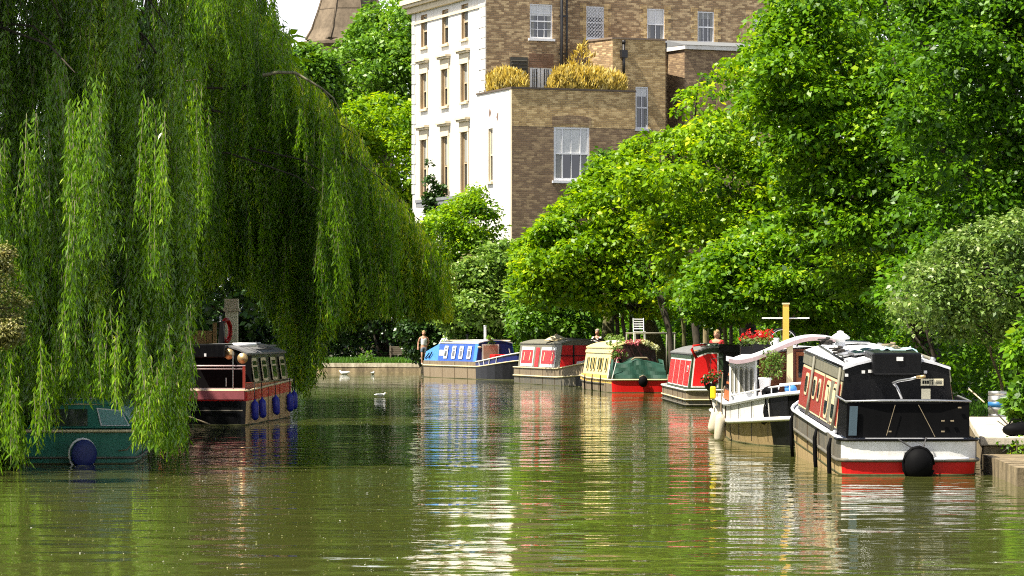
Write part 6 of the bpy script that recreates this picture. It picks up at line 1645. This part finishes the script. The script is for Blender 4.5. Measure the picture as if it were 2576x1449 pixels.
def skin_mesh(name, verts, edges, radii, mat, parent, sub=1):
    me = bpy.data.meshes.new(name); me.from_pydata(verts, edges, []); me.materials.append(mat)
    o = bpy.data.objects.new(name, me); COL.objects.link(o); o.parent = parent
    md = o.modifiers.new('skin', 'SKIN'); md.use_smooth_shade = True
    sv = me.skin_vertices[0].data
    for i, r in enumerate(radii):
        sv[i].radius = r if isinstance(r, tuple) else (r, r); sv[i].use_root = (i == 0)
    s = o.modifiers.new('sub', 'SUBSURF'); s.levels = sub; s.render_levels = sub
    return o
def person(label, loc, rot, arms, legs, skinm, hairm, topm, botm, sleeves=False, long=False, scale=1.0, hairlen=0, lean=0):
    """arms: {side: (elbow, wrist)} ; legs: {side: (knee, ankle)} in body coordinates, body faces -y"""
    root = thing('person', label, 'person', loc, rot); root.scale = (scale,)*3
    V = [(0, 0, .95), (0, 0, 1.10), (0, -.01, 1.26), (0, 0, 1.40), (0, 0, 1.49), (0, -.02, 1.56), (0, -.03, 1.63), (0, -.02, 1.71)]
    Rr = [(.15, .10), (.135, .09), (.155, .105), (.13, .08), (.055, .055), (.068, .075), (.078, .09), (.06, .07)]
    E = [(i, i+1) for i in range(7)]
    V.append((0, -.125, 1.615)); Rr.append((.012, .014)); E.append((6, 8))           # nose
    for sx in (-1, 1):
        V.append((sx*.088, -.005, 1.62)); Rr.append((.012, .02)); E.append((6, len(V)-1))   # ears
    for sx in (-1, 1):
        el, wr = [Vector(p) for p in arms[sx]]
        sh = Vector((sx*.19, 0, 1.39)); i0 = len(V); dirw = (wr-el).normalized()
        V += [sh, el, wr, wr+dirw*.09]; Rr += [.058, .042, .028, (.036, .018)]; E += [(3, i0), (i0, i0+1), (i0+1, i0+2), (i0+2, i0+3)]
        side = dirw.cross(Vector((0, 1, .2))).normalized()
        for k, (o, l) in enumerate(((-.032, .075), (-.011, .088), (.011, .082), (.03, .066))):
            a = wr+dirw*.10+side*o; V += [a, a+dirw*l*.55+Vector((0, -.008, 0)), a+dirw*l+Vector((0, -.025, 0))]; Rr += [.0095, .009, .008]; j = len(V)-3; E += [(i0+3, j), (j, j+1), (j+1, j+2)]
        a = wr+dirw*.04+side*.04; V += [a, a+dirw*.045+side*.02+Vector((0, -.015, 0))]; Rr += [.011, .009]; E += [(i0+2, len(V)-2), (len(V)-2, len(V)-1)]
    for sx in (-1, 1):
        kn, an = [Vector(p) for p in legs[sx]]; i0 = len(V); hp = Vector((sx*.095, 0, .88))
        V += [hp, kn, kn.lerp(an, .35)+Vector((0, .02, 0)), an, Vector((an.x+sx*.02, an.y-.13, max(.02, an.z-.06)))]; Rr += [.088, .056, .056, .036, (.036, .03)]
        E += [(0, i0), (i0, i0+1), (i0+1, i0+2), (i0+2, i0+3), (i0+3, i0+4)]
    skin_mesh('body', [tuple(v) for v in V], E, Rr, skinm, root)
    # face
    m = MB()
    for sx in (-1, 1): m.ell((sx*.032, -.108, 1.645), (.012, .008, .008), 8, 5)
    m.build('eye', BLACKP, root); m = MB(); m.ell((0, -.106, 1.575), (.026, .008, .007), 8, 5); m.build('mouth', paint('lip', (.35, .1, .08), .5, .1) if 'lip' not in bpy.data.materials else bpy.data.materials['lip'], root)
    m = MB(); m.ell((0, .005, 1.685), (.094, .105, .085), 12, 8)
    if hairlen: m.ell((0, .05, 1.60), (.10, .07, .12), 12, 8)
    m.build('hair', hairm, root)
    # top
    tv = [(0, 0, .93), (0, 0, 1.10), (0, -.01, 1.26), (0, 0, 1.38), (0, 0, 1.44)]; tr_ = [(.168, .118), (.155, .108), (.174, .122), (.15, .098), (.075, .07)]; te = [(0, 1), (1, 2), (2, 3), (3, 4)]
    for sx in (-1, 1):
        sh = Vector((sx*.18, 0, 1.39)); i0 = len(tv)
        if sleeves:
            el = Vector(arms[sx][0]); tv += [tuple(sh), tuple(sh.lerp(el, .75))]; tr_ += [.072, .060]; te += [(3, i0), (i0, i0+1)]
        else: tv += [tuple(sh*.72+Vector((0, 0, .39)))]; tr_ += [.05]; te += [(3, i0)]
    skin_mesh('top', tv, te, tr_, topm, root)
    bv = [(0, 0, .97), (0, 0, .90)]; br = [(.165, .115), (.168, .12)]; be = [(0, 1)]
    for sx in (-1, 1):
        kn, an = [Vector(p) for p in legs[sx]]; hp = Vector((sx*.095, 0, .86)); i0 = len(bv)
        bv += [tuple(hp), tuple(hp.lerp(kn, .75))]; br += [.104, .085]; be += [(1, i0), (i0, i0+1)]
        if long: bv += [tuple(kn), tuple(an)]; br += [.07, .055]; be += [(i0+1, i0+2), (i0+2, i0+3)]
    skin_mesh('trousers' if long else 'shorts', bv, be, br, botm, root)
    for sx in (-1, 1):
        an = Vector(legs[sx][1]); m = MB(); m.ell((an.x+sx*.01, an.y-.07, max(.035, an.z-.045)), (.05, .135, .045), 10, 6); m.build('shoe', SHOE, root)
    return root
p1 = W(1066, 915, 164); p1.z = .47
person('person in a white tank top and grey shorts walking along the far bank', p1, R(8), {-1: ((-.27, .10, 1.16), (-.30, -.02, .93)), 1: ((.28, .14, 1.15), (.17, .13, .97))},
       {-1: ((-.10, -.10, .50), (-.09, -.02, .09)), 1: ((.09, -.02, .49), (.08, .20, .13))}, SKIN, HAIRF, TEEW, SHORTS, scale=1.0)
p2 = W(1503, 900, 131.5); p2.z = .49
person('person with short grey hair in a white tee lifting a dark camera', p2, R(-18), {-1: ((-.25, -.10, 1.16), (-.08, -.30, 1.34)), 1: ((.26, -.10, 1.16), (.08, -.30, 1.30))},
       {-1: ((-.10, -.03, .50), (-.10, 0, .09)), 1: ((.10, -.03, .50), (.10, 0, .09))}, SKIN, HAIRG, TEEW, DARKT, sleeves=True, long=True, scale=1.02)
r_ = thing('camera_body', 'small dark camera held at the chest of the man in the white tee', 'camera', (p2.x+.09, p2.y-.36, p2.z+1.36), R(-18)); m = MB(); m.box((0, 0, 0), (.14, .06, .09)); m.build('body', BLACKP, r_, bevel=.01); m = MB(); m.lathe([(.036, -.09), (.04, -.03), (.04, 0)], n=12, axis='y'); m.build('lens', BLACKP, r_)
p3 = W(1803, 900, 99); p3.z = .47
person('person in a red top standing among the dark trunks', p3, R(-25), {-1: ((-.25, .02, 1.14), (-.20, -.14, .95)), 1: ((.25, .02, 1.14), (.18, -.16, .97))},
       {-1: ((-.10, -.02, .50), (-.10, 0, .09)), 1: ((.10, -.02, .50), (.10, 0, .09))}, SKIN, HAIRF, REDT, DARKT, sleeves=True, long=True, hairlen=1)

FEATH = paint('white_feather', (.85, .85, .84), .8, .05); GREYW = paint('grey_wing', (.45, .47, .5), .8, .1)
def gull(label, x, y, s, rot):
    d = F*H/(y-HY); p = W(x, y, d); p.z = .0
    r = thing('gull', label, 'bird', p, rot, 'white gulls floating on the canal'); r.scale = (s, s, s)
    V = [(0, 0, .06), (.10, 0, .075), (.17, 0, .11), (.20, 0, .165), (.235, 0, .175), (-.10, 0, .07), (-.20, 0, .095), (-.28, 0, .11)]
    o = skin_mesh('body', V, [(0, 1), (1, 2), (2, 3), (3, 4), (0, 5), (5, 6), (6, 7)], [.085, .08, .045, .04, .018, .075, .045, .014], FEATH, r)
    m = MB(); m.add([(.26, -.012, .17), (.26, .012, .17), (.30, 0, .163), (.26, 0, .182)], [(0, 1, 3), (0, 2, 1), (1, 2, 3), (0, 3, 2)]); m.build('beak', YELO, r)
    for sy in (-1, 1): m = MB(); m.ell((-.06, sy*.075, .10), (.17, .014, .05), 10, 6); m.build('wing', GREYW if s < 1 else FEATH, r)
gull('white gull with a pale wing floating closest to the maroon boat', 866, 942, 1.1, R(170))
gull('white gull seen end on below the bench', 938, 942.5, .95, R(80))
gull('plump white gull alone in the open dark water', 957, 999, .8, R(20))

# pollen, leaf litter and fluff drifting on the water
n = 7000
u = rng.uniform(0, 1, n); d = 28+52*u**.9
xx = rng.normal(-.55, .55, n)*.161*d+rng.normal(0, .6, n)
k = (xx > -.19*d) & (xx < .17*d); xx, d = xx[k], d[k]; n = len(d)
P = np.stack([xx, d, np.full(n, .003)], 1)
s = .005+.013*rng.uniform(0, 1, n)**3
D = unit(n); D[:, 2] = np.abs(D[:, 2])*.12
FLUFF = leafmat('drifting_fluff', (.16, .16, .05), (.40, .40, .18), tw=.2, pale=(.85, .85, .78))
tag(leaf_mesh('floating_litter', [leaf_arrays(P, D, np.array([0, 0, 1])+unit(n)*.25, s*1.6, s*1.3, rng.uniform(0, 1, n)**1.3)], FLUFF), 'pale seed fluff and leaf litter drifting on the canal', 'litter', kind='stuff')
